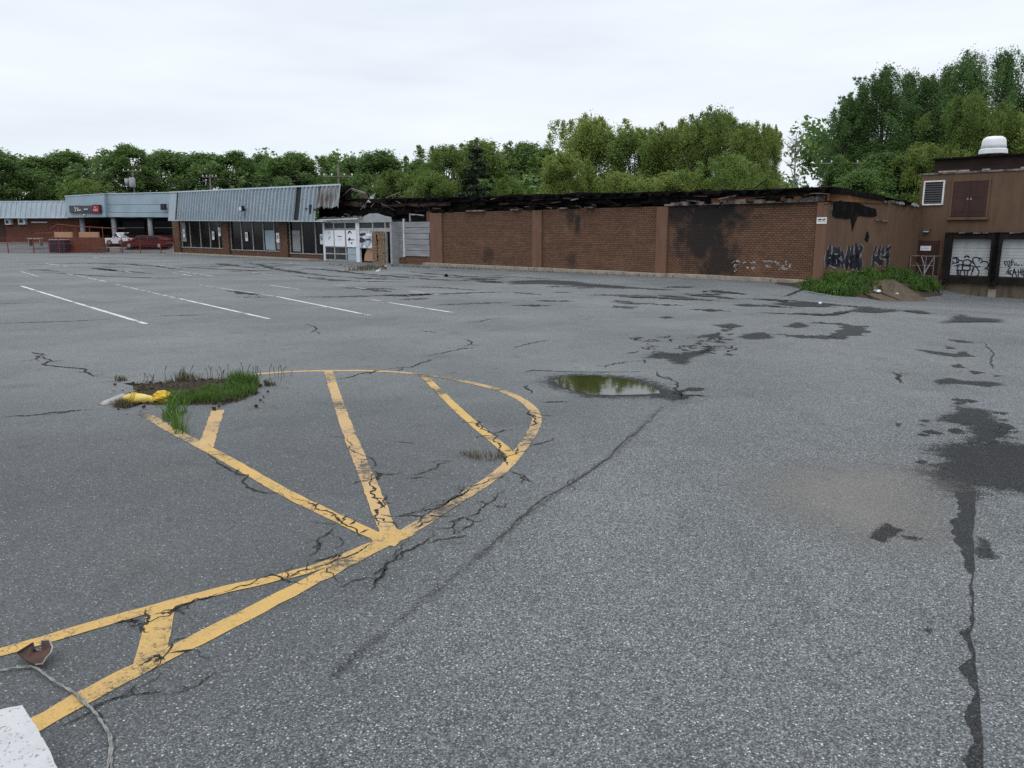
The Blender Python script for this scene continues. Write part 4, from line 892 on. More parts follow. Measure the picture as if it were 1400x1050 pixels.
# ------------------------------------------------------------------ stairs and railing by the side door
st_ = fthing(FR, 'dock_stairs', 'concrete landing with steps below the maroon side door', 'stairs', .5, YE, 0)
MB().box(-.45, .75, -1.15, -.1, -1.2, FLOOR - .02).build('landing', 'dock_base', st_)
for i in range(4): MB().box(-.45 + .0, .75, -1.15 - .28 * (i + 1), -1.152 - .28 * i, -1.2, FLOOR - .02 - .19 * (i + 1)).build('step', 'dock_base', st_)
rl = fthing(FR, 'pipe_railing', 'bent grey pipe railing on the dock stairs', 'railing', .5, YE, FLOOR)
r_ = .025
for pts, nm in (([(-.42, -1.1, -.05), (-.42, -1.1, 1.02)], 'post'), ([(.74, -1.1, -.05), (.74, -1.1, 1.02)], 'post'), ([(-.42, -.12, 1.0), (-.42, -1.1, 1.0), (.1, -1.12, 1.0), (.74, -1.1, 1.0), (.74, -.2, 1.0)], 'top_rail'), ([(-.42, -1.1, .5), (.74, -1.1, .52)], 'mid_rail'), ([(.74, -1.1, .95), (.74, -1.75, .55), (.74, -2.3, .12)], 'stair_rail'), ([(.74, -2.3, .12), (.74, -2.3, -.85)], 'post'), ([(.1, -1.1, 1.0), (.4, -1.4, .5), (.74, -2.25, -.2)], 'bent_rail'), ([(-.1, -1.1, .62), (.3, -1.35, .1), (.74, -2.0, -.45)], 'bent_rail'), ([(.35, -1.12, 1.0), (.35, -1.12, 0)], 'post')):
    MB().tube(pts, r_, 6).build(nm, 'galv', rl)

# ------------------------------------------------------------------ grassy bank along the end wall, broken slab
def bank_h(x, y):
    g = FR.W(x, y); base = gz(g.x, g.y)
    t = 1 - sstep(.3, 2.5, x) if y > 0 else 1 - sstep(.2, 1.9, math.hypot(max(0, x), -y))
    t *= sstep(-2.4, -.4, y) * (1 - sstep(YE - 2.6, YE - 1.2, y)) * (1 - sstep(1.2, 2.4, -x if x < 0 else 0))
    return base - .04 + t * (.06 - base + .04 + .06 * math.sin(x * 5 + y * 3))
mb = MB(); nx_, ny_ = 26, 60
for j in range(ny_ + 1):
    for i in range(nx_ + 1):
        x = -2.4 + 5.6 * i / nx_; y = -2.6 + (YE - 1.2 + 2.6) * j / ny_
        if x < .0 and y > -.46: x = x  # hidden under the wall
        g = FR.W(x, y); mb.v.append((g.x, g.y, bank_h(x, y)))
for j in range(ny_):
    for i in range(nx_): k = j * (nx_ + 1) + i; mb.f.append((k, k + 1, k + nx_ + 2, k + nx_ + 1))
bk = tag(mb.build('grass_bank', 'soil', smooth=True), kind='structure')
def leaf_cloud(name, pts, n, size, mat, seed, tall=1.0, lean=.5):
    """many small leaves: pts = list of (x, y, z, radius, height)"""
    r = np.random.default_rng(seed); P = np.array(pts); k = r.integers(0, len(P), n); q = P[k]
    d = r.normal(size=(n, 3)); d /= np.linalg.norm(d, axis=1)[:, None] + 1e-9
    rad = r.random(n) ** .45
    c = np.stack([q[:, 0] + d[:, 0] * rad * q[:, 3], q[:, 1] + d[:, 1] * rad * q[:, 3], q[:, 2] + (np.abs(d[:, 2]) * rad) * q[:, 4]], 1)
    return leaves_mesh(name, c, size, mat, r, lean)
def leaves_mesh(name, c, size, mat, r, lean=.5, aspect=1.8, droop=None):
    n = len(c); u = r.normal(size=(n, 3)); u[:, 2] *= lean
    if droop is not None: u = u * .55 + np.array(droop)
    u /= np.linalg.norm(u, axis=1)[:, None] + 1e-9
    w = np.cross(u, r.normal(size=(n, 3))); w /= np.linalg.norm(w, axis=1)[:, None] + 1e-9
    s = size * r.uniform(.6, 1.35, n)[:, None]
    v = np.stack([c - u * s * aspect / 2, c + w * s * .5, c + u * s * aspect / 2, c - w * s * .5], 1).reshape(-1, 3)
    me = bpy.data.meshes.new(name); me.vertices.add(4 * n); me.vertices.foreach_set('co', v.astype(np.float32).ravel())
    me.loops.add(4 * n); me.loops.foreach_set('vertex_index', np.arange(4 * n, dtype=np.int32))
    me.polygons.add(n); me.polygons.foreach_set('loop_start', np.arange(0, 4 * n, 4, dtype=np.int32))
    try: me.polygons.foreach_set('loop_total', np.full(n, 4, dtype=np.int32))
    except Exception: pass
    me.update(calc_edges=True); me.materials.append(M[mat]); return me
def link(name, me, parent=None):
    o = bpy.data.objects.new(name, me); COL.objects.link(o)
    if parent is not None: o.parent = parent
    return o
pts = []; bl = []
r2 = random.Random(21)
for _ in range(640):
    y = r2.uniform(-1.7, YE - 1.6); x = r2.uniform(-.1, 1.8) if y > .3 else r2.uniform(-.3, 1.5)
    if y <= .3 and x < .1 and y > -.35: y -= .7
    if .95 < x and 1.0 < y < 6.5 and r2.random() < .9: continue
    if y < 0 and math.hypot(x, y) > 1.9: continue
    g = FR.W(x, y); lump = .55 + .45 * math.sin(x * 2.3 + 1) * math.sin(y * 1.9 + .6)
    pts.append((g.x, g.y, bank_h(x, y), r2.uniform(.10, .30), r2.uniform(.10, .50) * (.45 + lump)))
    bl.append((g.x, g.y, bank_h(x, y), lump))
tag(link('undergrowth', leaf_cloud('undergrowth', pts, 44000, .06, 'leaf_weed', 4)), kind='stuff')
V = []; Fc = []
for (x, y, z, lump) in bl:
    for k in range(9):
        x1, y1 = x + r2.gauss(0, .16), y + r2.gauss(0, .16); h = r2.uniform(.15, .6) * (.5 + lump * .6); a = r2.uniform(0, 6.28); l = h * r2.uniform(.1, .7); b_ = r2.uniform(0, 6.28); w_ = .012
        wx, wy = math.cos(b_) * w_, math.sin(b_) * w_; n0 = len(V); q, p_ = math.cos(a) * l, math.sin(a) * l
        V += [(x1 - wx, y1 - wy, z - .02), (x1 + wx, y1 + wy, z - .02), (x1 + q * .3 + wx * .8, y1 + p_ * .3 + wy * .8, z + h * .65), (x1 + q * .3 - wx * .8, y1 + p_ * .3 - wy * .8, z + h * .65), (x1 + q, y1 + p_, z + h)]; Fc += [(n0, n0 + 1, n0 + 2, n0 + 3), (n0 + 3, n0 + 2, n0 + 4)]
mb = MB(); mb.v = V; mb.f = Fc; tag(mb.build('bank_grass', 'blade'), kind='stuff')
def slab(pts, label, th=.14, mat='dirt_brown'):
    o = thing('concrete_slab', label, 'slab', (*pts[0][:2], pts[0][2])); mb = MB(); n = len(pts); b0 = pts[0]
    mb.v = [(p[0] - b0[0], p[1] - b0[1], p[2] - b0[2] - th) for p in pts] + [(p[0] - b0[0], p[1] - b0[1], p[2] - b0[2]) for p in pts]
    mb.f = [tuple(range(n - 1, -1, -1)), tuple(range(n, 2 * n))] + [(i, (i + 1) % n, n + (i + 1) % n, n + i) for i in range(n)]
    mb.build('slab', mat, o, bevel=.03); return o
def bp(x, y, dz_=.0): g = FR.W(x, y); return (g.x, g.y, bank_h(x, y) + dz_)
slab([bp(3.0, 1.4, .05), bp(3.0, 4.2, .05), bp(2.2, 5.6, .10), bp(1.1, 5.0, .16), bp(1.0, 3.0, .16), bp(1.5, 1.7, .12)], 'broken brown slab tilted on the weedy bank by the end wall')
slab([bp(2.9, -.3, .05), bp(3.0, 1.1, .05), bp(1.9, 1.5, .1), bp(1.8, .2, .1)], 'smaller brown slab in front of the big tilted one on the bank')
o = thing('white_litter', 'scrap of white litter lying on the weedy bank', 'litter', bp(1.9, 1.2, .18)); MB().hexa([(-.1, -.25, 0), (.08, -.2, 0), (.1, .25, .02), (-.06, .28, .02), (-.08, -.2, .09), (.06, -.18, .1), (.08, .2, .07), (-.05, .22, .08)]).build('scrap', 'paper', o)
o = thing('paper_scrap', 'small white paper scrap on the big brown slab', 'litter', bp(2.1, 2.8, .16)); MB().hexa([(-.1, -.12, 0), (.08, -.1, 0), (.1, .15, .02), (-.06, .14, .02), (-.08, -.1, .05), (.06, -.08, .06), (.08, .12, .04), (-.05, .12, .05)]).build('scrap', 'paper', o)
# loose branches beside the railing
o = thing('dead_branches', 'bundle of pale dead branches beside the dock railing', 'branches', FR.W(1.7, YE - 2.3, -.7))
for i in range(9):
    a = r2.uniform(0, 6.28); MB().tube([(r2.uniform(-.3, .3), r2.uniform(-.3, .3), 0), (math.cos(a) * .4, math.sin(a) * .4, .35), (math.cos(a) * .8, math.sin(a) * .7, r2.uniform(.3, .8))], [.02, .014, .005], 5).build('branch', 'bark_pale', o)

# ------------------------------------------------------------------ things in the far left of the lot
def wp(px, d, py=335): x, y = at(px, d, py); return x, y, gz(x, y)
fpx = [-12, 10, 45, 80, 104, 130, 166, 191, 219, 239]
fd = 88.5
posts = [wp(p, fd + .0) for p in fpx]
fn_lab = ['red wire fence panel at the far left end of the fence', 'red wire fence panel in front of the orange brick wall', 'red wire fence panel left of the navy bin', 'red wire fence panel in front of the navy bin', 'red wire fence panel before the tan topped ramp wall', 'red wire fence panel in front of the white car', 'red wire fence panel in front of the red car bonnet', 'red wire fence panel across the middle of the red car', 'red wire fence panel nearest the ribbed shop row']
for i in range(len(posts) - 1):
    a, b_ = posts[i], posts[i + 1]; L_ = math.dist(a[:2], b_[:2]); an = math.atan2(b_[1] - a[1], b_[0] - a[0])
    o = thing('fence_panel', fn_lab[i], 'fence', a, an, 'red fence panels across the lot')
    for x in ((.0, L_ - .1) if i == len(posts) - 2 else (.0,)): MB().tube([(x + .03, 0, 0), (x + .03, 0, 1.75)], .055, 6).build('post', 'red_fence', o)
    for z in (.12, 1.05, 1.68): MB().bar((.09, 0, z), (L_ - .06, 0, z + rng.uniform(-.03, .03)), .05 if z != 1.05 else .035).build('rail', 'red_fence', o)
    mb = MB(); x = .25
    while x < L_ - .1: mb.bar((x, 0, .15), (x, 0, 1.66), .011); x += .22
    z = .3
    while z < 1.6: mb.bar((.09, 0, z), (L_ - .06, 0, z), .011); z += .2
    tag(mb.build('wire_mesh', 'red_fence', o), kind='stuff')
def box_at(name, label, cat, px0, px1, d, py0, py1, dep, mat, z0=None, extra=None, group=None):
    x0, y0 = at(px0, d, 335); x1, y1 = at(px1, d, 335); r = ray((px0 + px1) / 2, py1); zt = H + r.z / r.y * d
    r = ray((px0 + px1) / 2, py0); zb = (H + r.z / r.y * d) if z0 is None else z0
    o = thing(name, label, cat, ((x0 + x1) / 2, y0, zb), 0, group); MB().box(-(x1 - x0) / 2, (x1 - x0) / 2, 0, dep, 0, zt - zb).build(mat[0], mat[1], o, bevel=.03)
    return o, (x1 - x0), zt - zb
o, w, h = box_at('ramp_wall', 'orange brick ramp wall with tan top panels and red railing', 'wall', 66, 142, 91, 343, 325, .4, ('brick_face', 'red_brick2'), z0=gz(*at(100, 91)) - .1)
for i in range(2): MB().box(-w / 2 + .8 + i * (w / 2 - .35), -.55 + i * (w / 2 - .15) + .2, -.04, .3, h + .01, h + .62).build('tan_panel', 'tan', o, bevel=.03)
for pts in ([(-w / 2 + .2, .2, h + .95), (-w / 2 + 1.2, .2, h + 1.5), (0, .2, h + 1.3), (w / 2, .2, h + 1.1), (w / 2 + 2.5, .2, h + 1.0)], [(-w / 2, .2, h + .4), (-w / 2 + 1.0, .2, h + .8)], [(-w / 2 - 1.5, .2, h + .5), (-w / 2 + .3, .2, h + .55)]): MB().tube(pts, .045, 6).build('railing', 'red_fence', o)
for x in (-w / 2 + 1.2, -1.5, 0, 1.6, w / 2 - .1): MB().tube([(x, .2, h), (x, .2, h + 1.25)], .04, 6).build('railing_post', 'red_fence', o)
o, w, h = box_at('waste_bin', 'dark navy waste bin with grey lid behind the red fence', 'bin', 68, 88.5, 89.6, 344.5, 328.5, 1.1, ('body', 'navy_bin'))
MB().box(-w / 2 - .05, w / 2 + .05, -.05, 1.15, h + .002, h + .1).build('lid', 'grey', o, bevel=.03)
for x in (-w * .3, 0, w * .3): MB().box(x - .04, x + .04, -.03, -.001, .1, h - .1).build('rib', 'navy_bin', o)
o, w, h = box_at('concrete_block', 'brown stained concrete block left of the pale one', 'block', 124, 147, 88.9, 345, 338.8, .7, ('block', 'dirt_brown'))
o, w, h = box_at('concrete_block', 'pale concrete block below the front of the white car', 'block', 149, 164, 88.9, 345, 338.5, .6, ('block', 'concrete_pale'))
o, w, h = box_at('bench', 'low pale topped bench beyond the fence left of the ramp wall', 'bench', 38, 55, 93, 327.2, 325.6, .8, ('seat', 'concrete_pale'))
for x in (-w / 2 + .1, w / 2 - .1): MB().box(x - .05, x + .05, .1, .7, -.75, -.002).build('leg', 'galv', o)
# cars
def car(name, label, px0, px1, d, mat, kind, flip):
    x0, y0, _ = wp(px0, d); x1, _, _ = wp(px1, d); L_ = x1 - x0; z = gz((x0 + x1) / 2, y0 + .8) + .02
    o = thing(name, label, 'car', ((x0 + x1) / 2, y0 + .85, z), math.pi if flip else 0)
    hl = L_ / 2; ht = 1.5
    low = [(-hl, .32), (-hl + .05, .2), (hl - .05, .2), (hl, .35), (hl, .62), (hl - .08, .78), (hl - .55, .9), (-hl + .9, .93), (-hl + .25, .82), (-hl, .68)]
    top = [(-hl + 1.0, .92), (-hl + 1.75, ht - .05), (-hl + 2.1, ht), (hl - 1.0, ht - .02), (hl - .55, ht - .15), (hl - .15, .92)] if kind == 'wagon' else [(-hl + 1.15, .92), (-hl + 1.95, ht - .06), (-hl + 2.3, ht), (hl - 1.5, ht - .03), (hl - .6, .92)]
    def prism(pts, w0, w1=None, zlo=.92, zhi=1.5):
        mb = MB(); n = len(pts); wf = lambda z: w0 if w1 is None else w0 + (w1 - w0) * (z - zlo) / (zhi - zlo)
        mb.v = [(x, -wf(z), z) for x, z in pts] + [(x, wf(z), z) for x, z in pts]
        mb.f = [tuple(range(n)), tuple(range(2 * n - 1, n - 1, -1))] + [((i + 1) % n, i, n + i, n + (i + 1) % n) for i in range(n)]; return mb
    prism(low, .88).build('body', mat, o, bevel=.06); prism(top, .84, .66).build('cabin', mat, o, bevel=.04)
    for sgn in (-1, 1):
        inn = [(-hl + 1.3, .97), (-hl + 1.85, ht - .14), (hl - 1.1 if kind == 'wagon' else hl - 1.6, ht - .13), (hl - .5 if kind == 'wagon' else hl - 1.0, .97)]
        mid = (inn[1][0] + inn[2][0]) / 2
        for q in ([inn[0], inn[1], (mid - .06, ht - .13), (mid - .06, .97)], [(mid + .06, .97), (mid + .06, ht - .13), inn[2], inn[3]]):
            wf = lambda z: (.84 + (.66 - .84) * (z - .92) / .58) + .012
            mb = MB(); mb.poly([(x, sgn * wf(zz), zz) for x, zz in q][::sgn]); mb.build('side_window', 'glass', o)
        for wx in (-hl + .85, hl - .85):
            wh = MB().lathe([(.2, -.11), (.31, -.1), (.33, -.06), (.33, .06), (.31, .1), (.2, .11)], (wx, sgn * .82, .33), 20, 'y').build('wheel', 'tyre', o, smooth=True)
            MB().lathe([(.05, -.012), (.2, -.005), (.2, .005), (.05, .012)], (wx, sgn * .935, .33), 16, 'y').build('rim', 'rim', wh)
        MB().box(-hl - .015, -hl + .12, sgn * .55 - .2, sgn * .55 + .2, .58, .72).build('headlight', 'lamp_clear', o, bevel=.02); MB().box(hl - .1, hl + .015, sgn * .62 - .18, sgn * .62 + .18, .6, .78).build('tail_light', 'lamp_red', o, bevel=.02)
        MB().box(-hl + 1.35, -hl + 1.5, sgn * .9 - .08, sgn * .9 + .08, .93, 1.05).build('mirror', mat, o, bevel=.02)
    MB().box(-hl - .04, -hl + .05, -.84, .84, .25, .5).build('bumper', 'rubber' if mat != 'car_white' else mat, o, bevel=.03); MB().box(hl - .05, hl + .04, -.84, .84, .28, .52).build('bumper', 'rubber' if mat != 'car_white' else mat, o, bevel=.03)
    f = top; mb = MB(); mb.poly([(f[0][0] + .1 - .03, -.72, .99), (f[1][0] - .06, -.62, ht - .14), (f[1][0] - .06, .62, ht - .14), (f[0][0] + .1 - .03, .72, .99)]); mb.build('windscreen', 'glass', o)
    return o
car('red_car', 'dark red estate car parked behind the red fence', 166.5, 228, 92.8, 'car_red', 'wagon', False)
car('white_car', 'white car parked just left of the dark red car', 140, 176, 94.8, 'car_white', 'sedan', False)

# ------------------------------------------------------------------ poles and wires behind the roofs
def pole(px, d, top_py, label, arms=(), box=False, w=.16):
    x, y = at(px, d, 300); r = ray(px, top_py); zt = H + r.z / r.y * d
    o = thing('utility_pole', label, 'pole', (x, y, 0)); MB().tube([(0, 0, 0), (0, 0, zt)], [w, w * .7], 8).build('shaft', 'wood_pole', o)
    for dz_, l in arms:
        MB().bar((-l / 2, -.15, zt - dz_), (l / 2, -.15, zt - dz_), .09).build('crossarm', 'wood_pole', o)
        for q in (-.45, -.2, .2, .45): MB().lathe([(.05, 0), (.07, .1), (.03, .22)], (q * l, -.15, zt - dz_ + .07), 6).build('insulator', 'white_metal', o)
    if box: MB().lathe([(.36, -1.1), (.4, -1.0), (.4, .1), (.3, .2)], (.1, -.6, zt - 1.3), 14).build('transformer', 'grey', o, smooth=True); MB().lathe([(.3, -.9), (.3, .1)], (-.7, -.4, zt - 1.3), 12).build('transformer', 'grey', o, smooth=True)
    return o, zt, x, y
p1 = pole(52, 125, 241, 'grey utility pole with cross arm behind the left wing', ((.3, 4.0), (1.2, 2.5)))
p2 = pole(187, 112, 232, 'utility pole with two grey transformers behind the shop sign', ((.2, 2.6),), True)
p3 = pole(291, 112, 238, 'utility pole standing behind the ribbed mansard', ((.4, 2.0),))
p4 = pole(465, 84, 226, 'tall pale pole with cross arms behind the collapsed roof', ((1.1, 3.2), (4.6, 5.0)), w=.14)
p5 = pole(1141, 74, 222, 'pale utility pole top between dark trees above the end wall', ((.1, 3.6),), w=.15)
for (a, b_, l) in ((p1, p2, 'two black wires from the left pole to the transformer pole'), (p2, p3, 'two black wires from the transformer pole to the next pole'), (p3, p4, 'two black wires sagging across the trees to the pale pole')):
    o = thing('power_line', l, 'wire', (0, 0, 0))
    for k in (-.8, .8):
        pts = [];
        for i in range(13): t = i / 12; pts.append((lerp(a[2], b_[2], t) + k, lerp(a[3], b_[3], t), lerp(a[1], b_[1], t) - .2 - .4 * (k > 0) - 3 * t * (1 - t) * 1.2))
        MB().tube(pts, .022, 4).build('wire', 'wire', o)

# ------------------------------------------------------------------ far house roof
hx, hy = at(172, 118, 262)
o = thing('grey_house', 'grey roofed house half hidden behind the left wing', 'house', (hx, hy, 0))
MB().box(-3.2, 3.2, 0, 7, 0, 5.4).build('walls', 'grey', o)
mb = MB(); mb.v = [(-3.5, -.4, 5.3), (3.5, -.4, 5.3), (3.5, 7.4, 5.3), (-3.5, 7.4, 5.3), (-3.5, 3.5, 8.0), (3.5, 3.5, 8.0)]; mb.f = [(0, 1, 5, 4), (2, 3, 4, 5), (0, 4, 3), (1, 2, 5), (3, 2, 1, 0)]; mb.build('roof', 'roofing', o)
for x in (-1.6, 1.6): MB().box(x - .5, x + .5, -.04, .0, 3.2, 4.6).build('window', 'glass', o)
# ------------------------------------------------------------------ trees
def crown_points(r, hgt, wid, kind, n):
    """leaf centres for a crown standing on z = 0, real metres: many small clumps fill a lobed envelope"""
    C = []
    K = {'round': 95, 'olive': 100, 'willow': 120, 'poplar': 190}[kind]
    z0 = hgt * {'round': .14, 'olive': .1, 'willow': .04, 'poplar': .08}[kind]
    lobes = [(r.uniform(0, 6.283), r.uniform(.25, .95), r.uniform(.10, .24)) for _ in range(9)]
    for i in range(K):
        a = r.uniform(0, 6.283); t = r.uniform(0, 1) ** (.8 if kind != 'poplar' else .9)
        tc = {'round': .45, 'olive': .42, 'willow': .34, 'poplar': .42}[kind]
        env = math.sqrt(max(0, 1 - ((t - tc) / (1 - tc)) ** 2)) if t > tc else math.sqrt(max(0, 1 - .62 * ((tc - t) / tc) ** 2))
        if kind == 'poplar' and t > tc: env = (1 - ((t - tc) / (1 - tc)) ** 1.5) ** .8
        for (la, lt, lk) in lobes: env *= 1 + lk * math.exp(-((math.cos(a - la) - 1) ** 2) * 3 - ((t - lt) / .16) ** 2) * 1.4 - lk * .45
        rr = wid / 2 * env * math.sqrt(r.uniform(.12, 1.0)); zc = z0 + (hgt - z0) * t * .95
        s = wid * r.uniform(.055, .105) * {'poplar': 1.0}.get(kind, 1.0)
        C.append((rr * math.cos(a), rr * math.sin(a), zc, s, {'round': .72, 'olive': .85, 'willow': .95, 'poplar': 1.45}[kind]))
    if kind in ('poplar', 'willow', 'olive'):                          # shoots that stand out of the top
        for i in range({'poplar': 22, 'willow': 20, 'olive': 10}[kind]):
            a = r.uniform(0, 6.283); q = math.sqrt(r.uniform(.0, .7)); rr = wid / 2 * q; zz = hgt * (1.0 - {'poplar': .42, 'willow': .20, 'olive': .2}[kind] * q ** 2) + r.uniform(-.35, .25)
            if kind == 'poplar':
                lx_ = r.normal() * .12
                for j in range(4): C.append((rr * math.cos(a) + .12 * j + lx_ * j, rr * math.sin(a) + r.normal() * .08, zz - .9 + .36 * j, wid * (.050 - .0095 * j), 1.2))
                continue
            for j in range(3): C.append((rr * math.cos(a) + r.normal() * .22, rr * math.sin(a) + r.normal() * .2, zz - .65 + .36 * j, wid * (.042 - .010 * j), 1.3))
    per = max(1, n // len(C)); P = []
    for (x, y, z, s, ez) in C:
        m = int(per * min(1.8, max(.3, (s / (wid * .08)) ** 1.3))); d = r.normal(size=(m, 3)); d /= np.linalg.norm(d, axis=1)[:, None]
        rad = s * r.random(m) ** .42 * (1 + .25 * np.clip(r.normal(size=m), -1, 1.6))
        P.append(np.stack([x + d[:, 0] * rad, y + d[:, 1] * rad, z + d[:, 2] * rad * ez], 1))
    return np.concatenate(P), C
def conifer_points(r, hgt, wid, n):
    P = []; lev = 16
    for i in range(lev):
        t = i / lev; z = hgt * (.12 + .86 * t); R_ = wid / 2 * (1 - t) ** .8 + .15; k = max(4, int(9 * (1 - t) + 4))
        for j in range(k):
            a = r.uniform(0, 6.283); m = max(8, int(n / lev / k)); s = r.random(m) ** .7 * R_
            P.append(np.stack([s * math.cos(a) + r.normal(size=m) * .16, s * math.sin(a) + r.normal(size=m) * .16, z - .10 * s + r.normal(size=m) * .12], 1))
    return np.concatenate(P)
def tree_mesh(kind, hgt, wid, n, leaf, mat, seed):
    r = np.random.default_rng(seed)
    if kind == 'conifer': P = conifer_points(r, hgt, wid, n); C = []
    else: P, C = crown_points(r, hgt, wid, kind, n)
    me = leaves_mesh(kind + '_crown', P, leaf, mat, r, .6, 2.0 if kind != 'willow' else 2.6, (0.1, 0, -.45) if kind == 'willow' else ((.35, 0, .5) if kind == 'poplar' else None))
    mb = MB(); tr = random.Random(seed); tw = max(.12, hgt * .018)
    mb.tube([(0, 0, 0), (tr.uniform(-.1, .1), tr.uniform(-.1, .1), hgt * .3), (tr.uniform(-.3, .3), tr.uniform(-.3, .3), hgt * .62), (tr.uniform(-.3, .3), 0, hgt * .9)], [tw, tw * .75, tw * .4, tw * .08], 8)
    for (x, y, z, s, e) in C[:16]: zb = z * .55; mb.tube([(0, 0, zb), (x * .45, y * .45, zb + (z - zb) * .55), (x, y, z)], [tw * .35, tw * .2, .02], 5, False)
    ob = mb.build(kind + '_trunk', 'bark'); tm = ob.data; bpy.data.objects.remove(ob); return me, tm
PROTO = {
 'm1': tree_mesh('round', 12, 11, 36000, .125, 'leaf_maple', 1), 'm2': tree_mesh('round', 12, 9, 32000, .125, 'leaf_maple', 2), 'm3': tree_mesh('round', 12, 13, 38000, .125, 'leaf_maple', 3),
 'o1': tree_mesh('olive', 12, 11, 36000, .11, 'leaf_olive', 4), 'o2': tree_mesh('olive', 12, 10, 34000, .11, 'leaf_olive', 5),
 'w1': tree_mesh('willow', 12, 11, 62000, .078, 'leaf_willow', 6), 'w2': tree_mesh('willow', 12, 9, 52000, .078, 'leaf_willow', 7), 'w3': tree_mesh('willow', 12, 12, 62000, .078, 'leaf_olive', 8),
 'p1': tree_mesh('poplar', 17, 9, 58000, .074, 'leaf_poplar', 9), 'p2': tree_mesh('poplar', 17, 7.5, 50000, .074, 'leaf_poplar', 10), 'p3': tree_mesh('poplar', 17, 10, 60000, .074, 'leaf_poplar', 12),
 'c1': tree_mesh('conifer', 12, 7, 14000, .17, 'leaf_pine', 11)}
SPEC = {'m': ('broadleaf_tree', 'tree'), 'o': ('broadleaf_tree', 'tree'), 'w': ('willow_tree', 'tree'), 'p': ('poplar_tree', 'tree'), 'c': ('pine_tree', 'tree')}
GL, GC, GR = 'trees behind the left shops', 'trees behind the burnt brick building', 'tall trees behind the dock building'
def tree(proto, px, top, d, wpx, label, group, rot=None):
    d = d * .8 if (proto[0] == 'w' and group == GC) else d; x, y = at(px, d, 300); r = ray(px, top); zt = H + r.z / r.y * d; g = gz(x, y)
    nm, cat = SPEC[proto[0]]; o = thing(nm, label, cat, (x, y, g - .05), rng.uniform(0, 6.28) if rot is None else rot, group)
    hgt = {'p': 17}.get(proto[0], 12); w0 = {'m1': 11, 'm2': 9, 'm3': 13, 'o1': 11, 'o2': 10, 'w1': 11, 'w2': 9, 'w3': 12, 'p1': 9, 'p2': 7.5, 'p3': 10, 'c1': 7}[proto]
    sz = (zt - g) / hgt * .985; sx_ = wpx / F * d / w0 * {'w': 1.5, 'p': 1.55, 'c': 1.35}.get(proto[0], 1.75)
    for nm2, me in (('crown', PROTO[proto][0]), ('trunk', PROTO[proto][1])):
        c = link(nm2, me, o); c.scale = (sx_, sx_, sz)
    return o
GL, GC, GR = 'trees behind the left shops', 'trees behind the burnt brick building', 'tall trees behind the dock building'
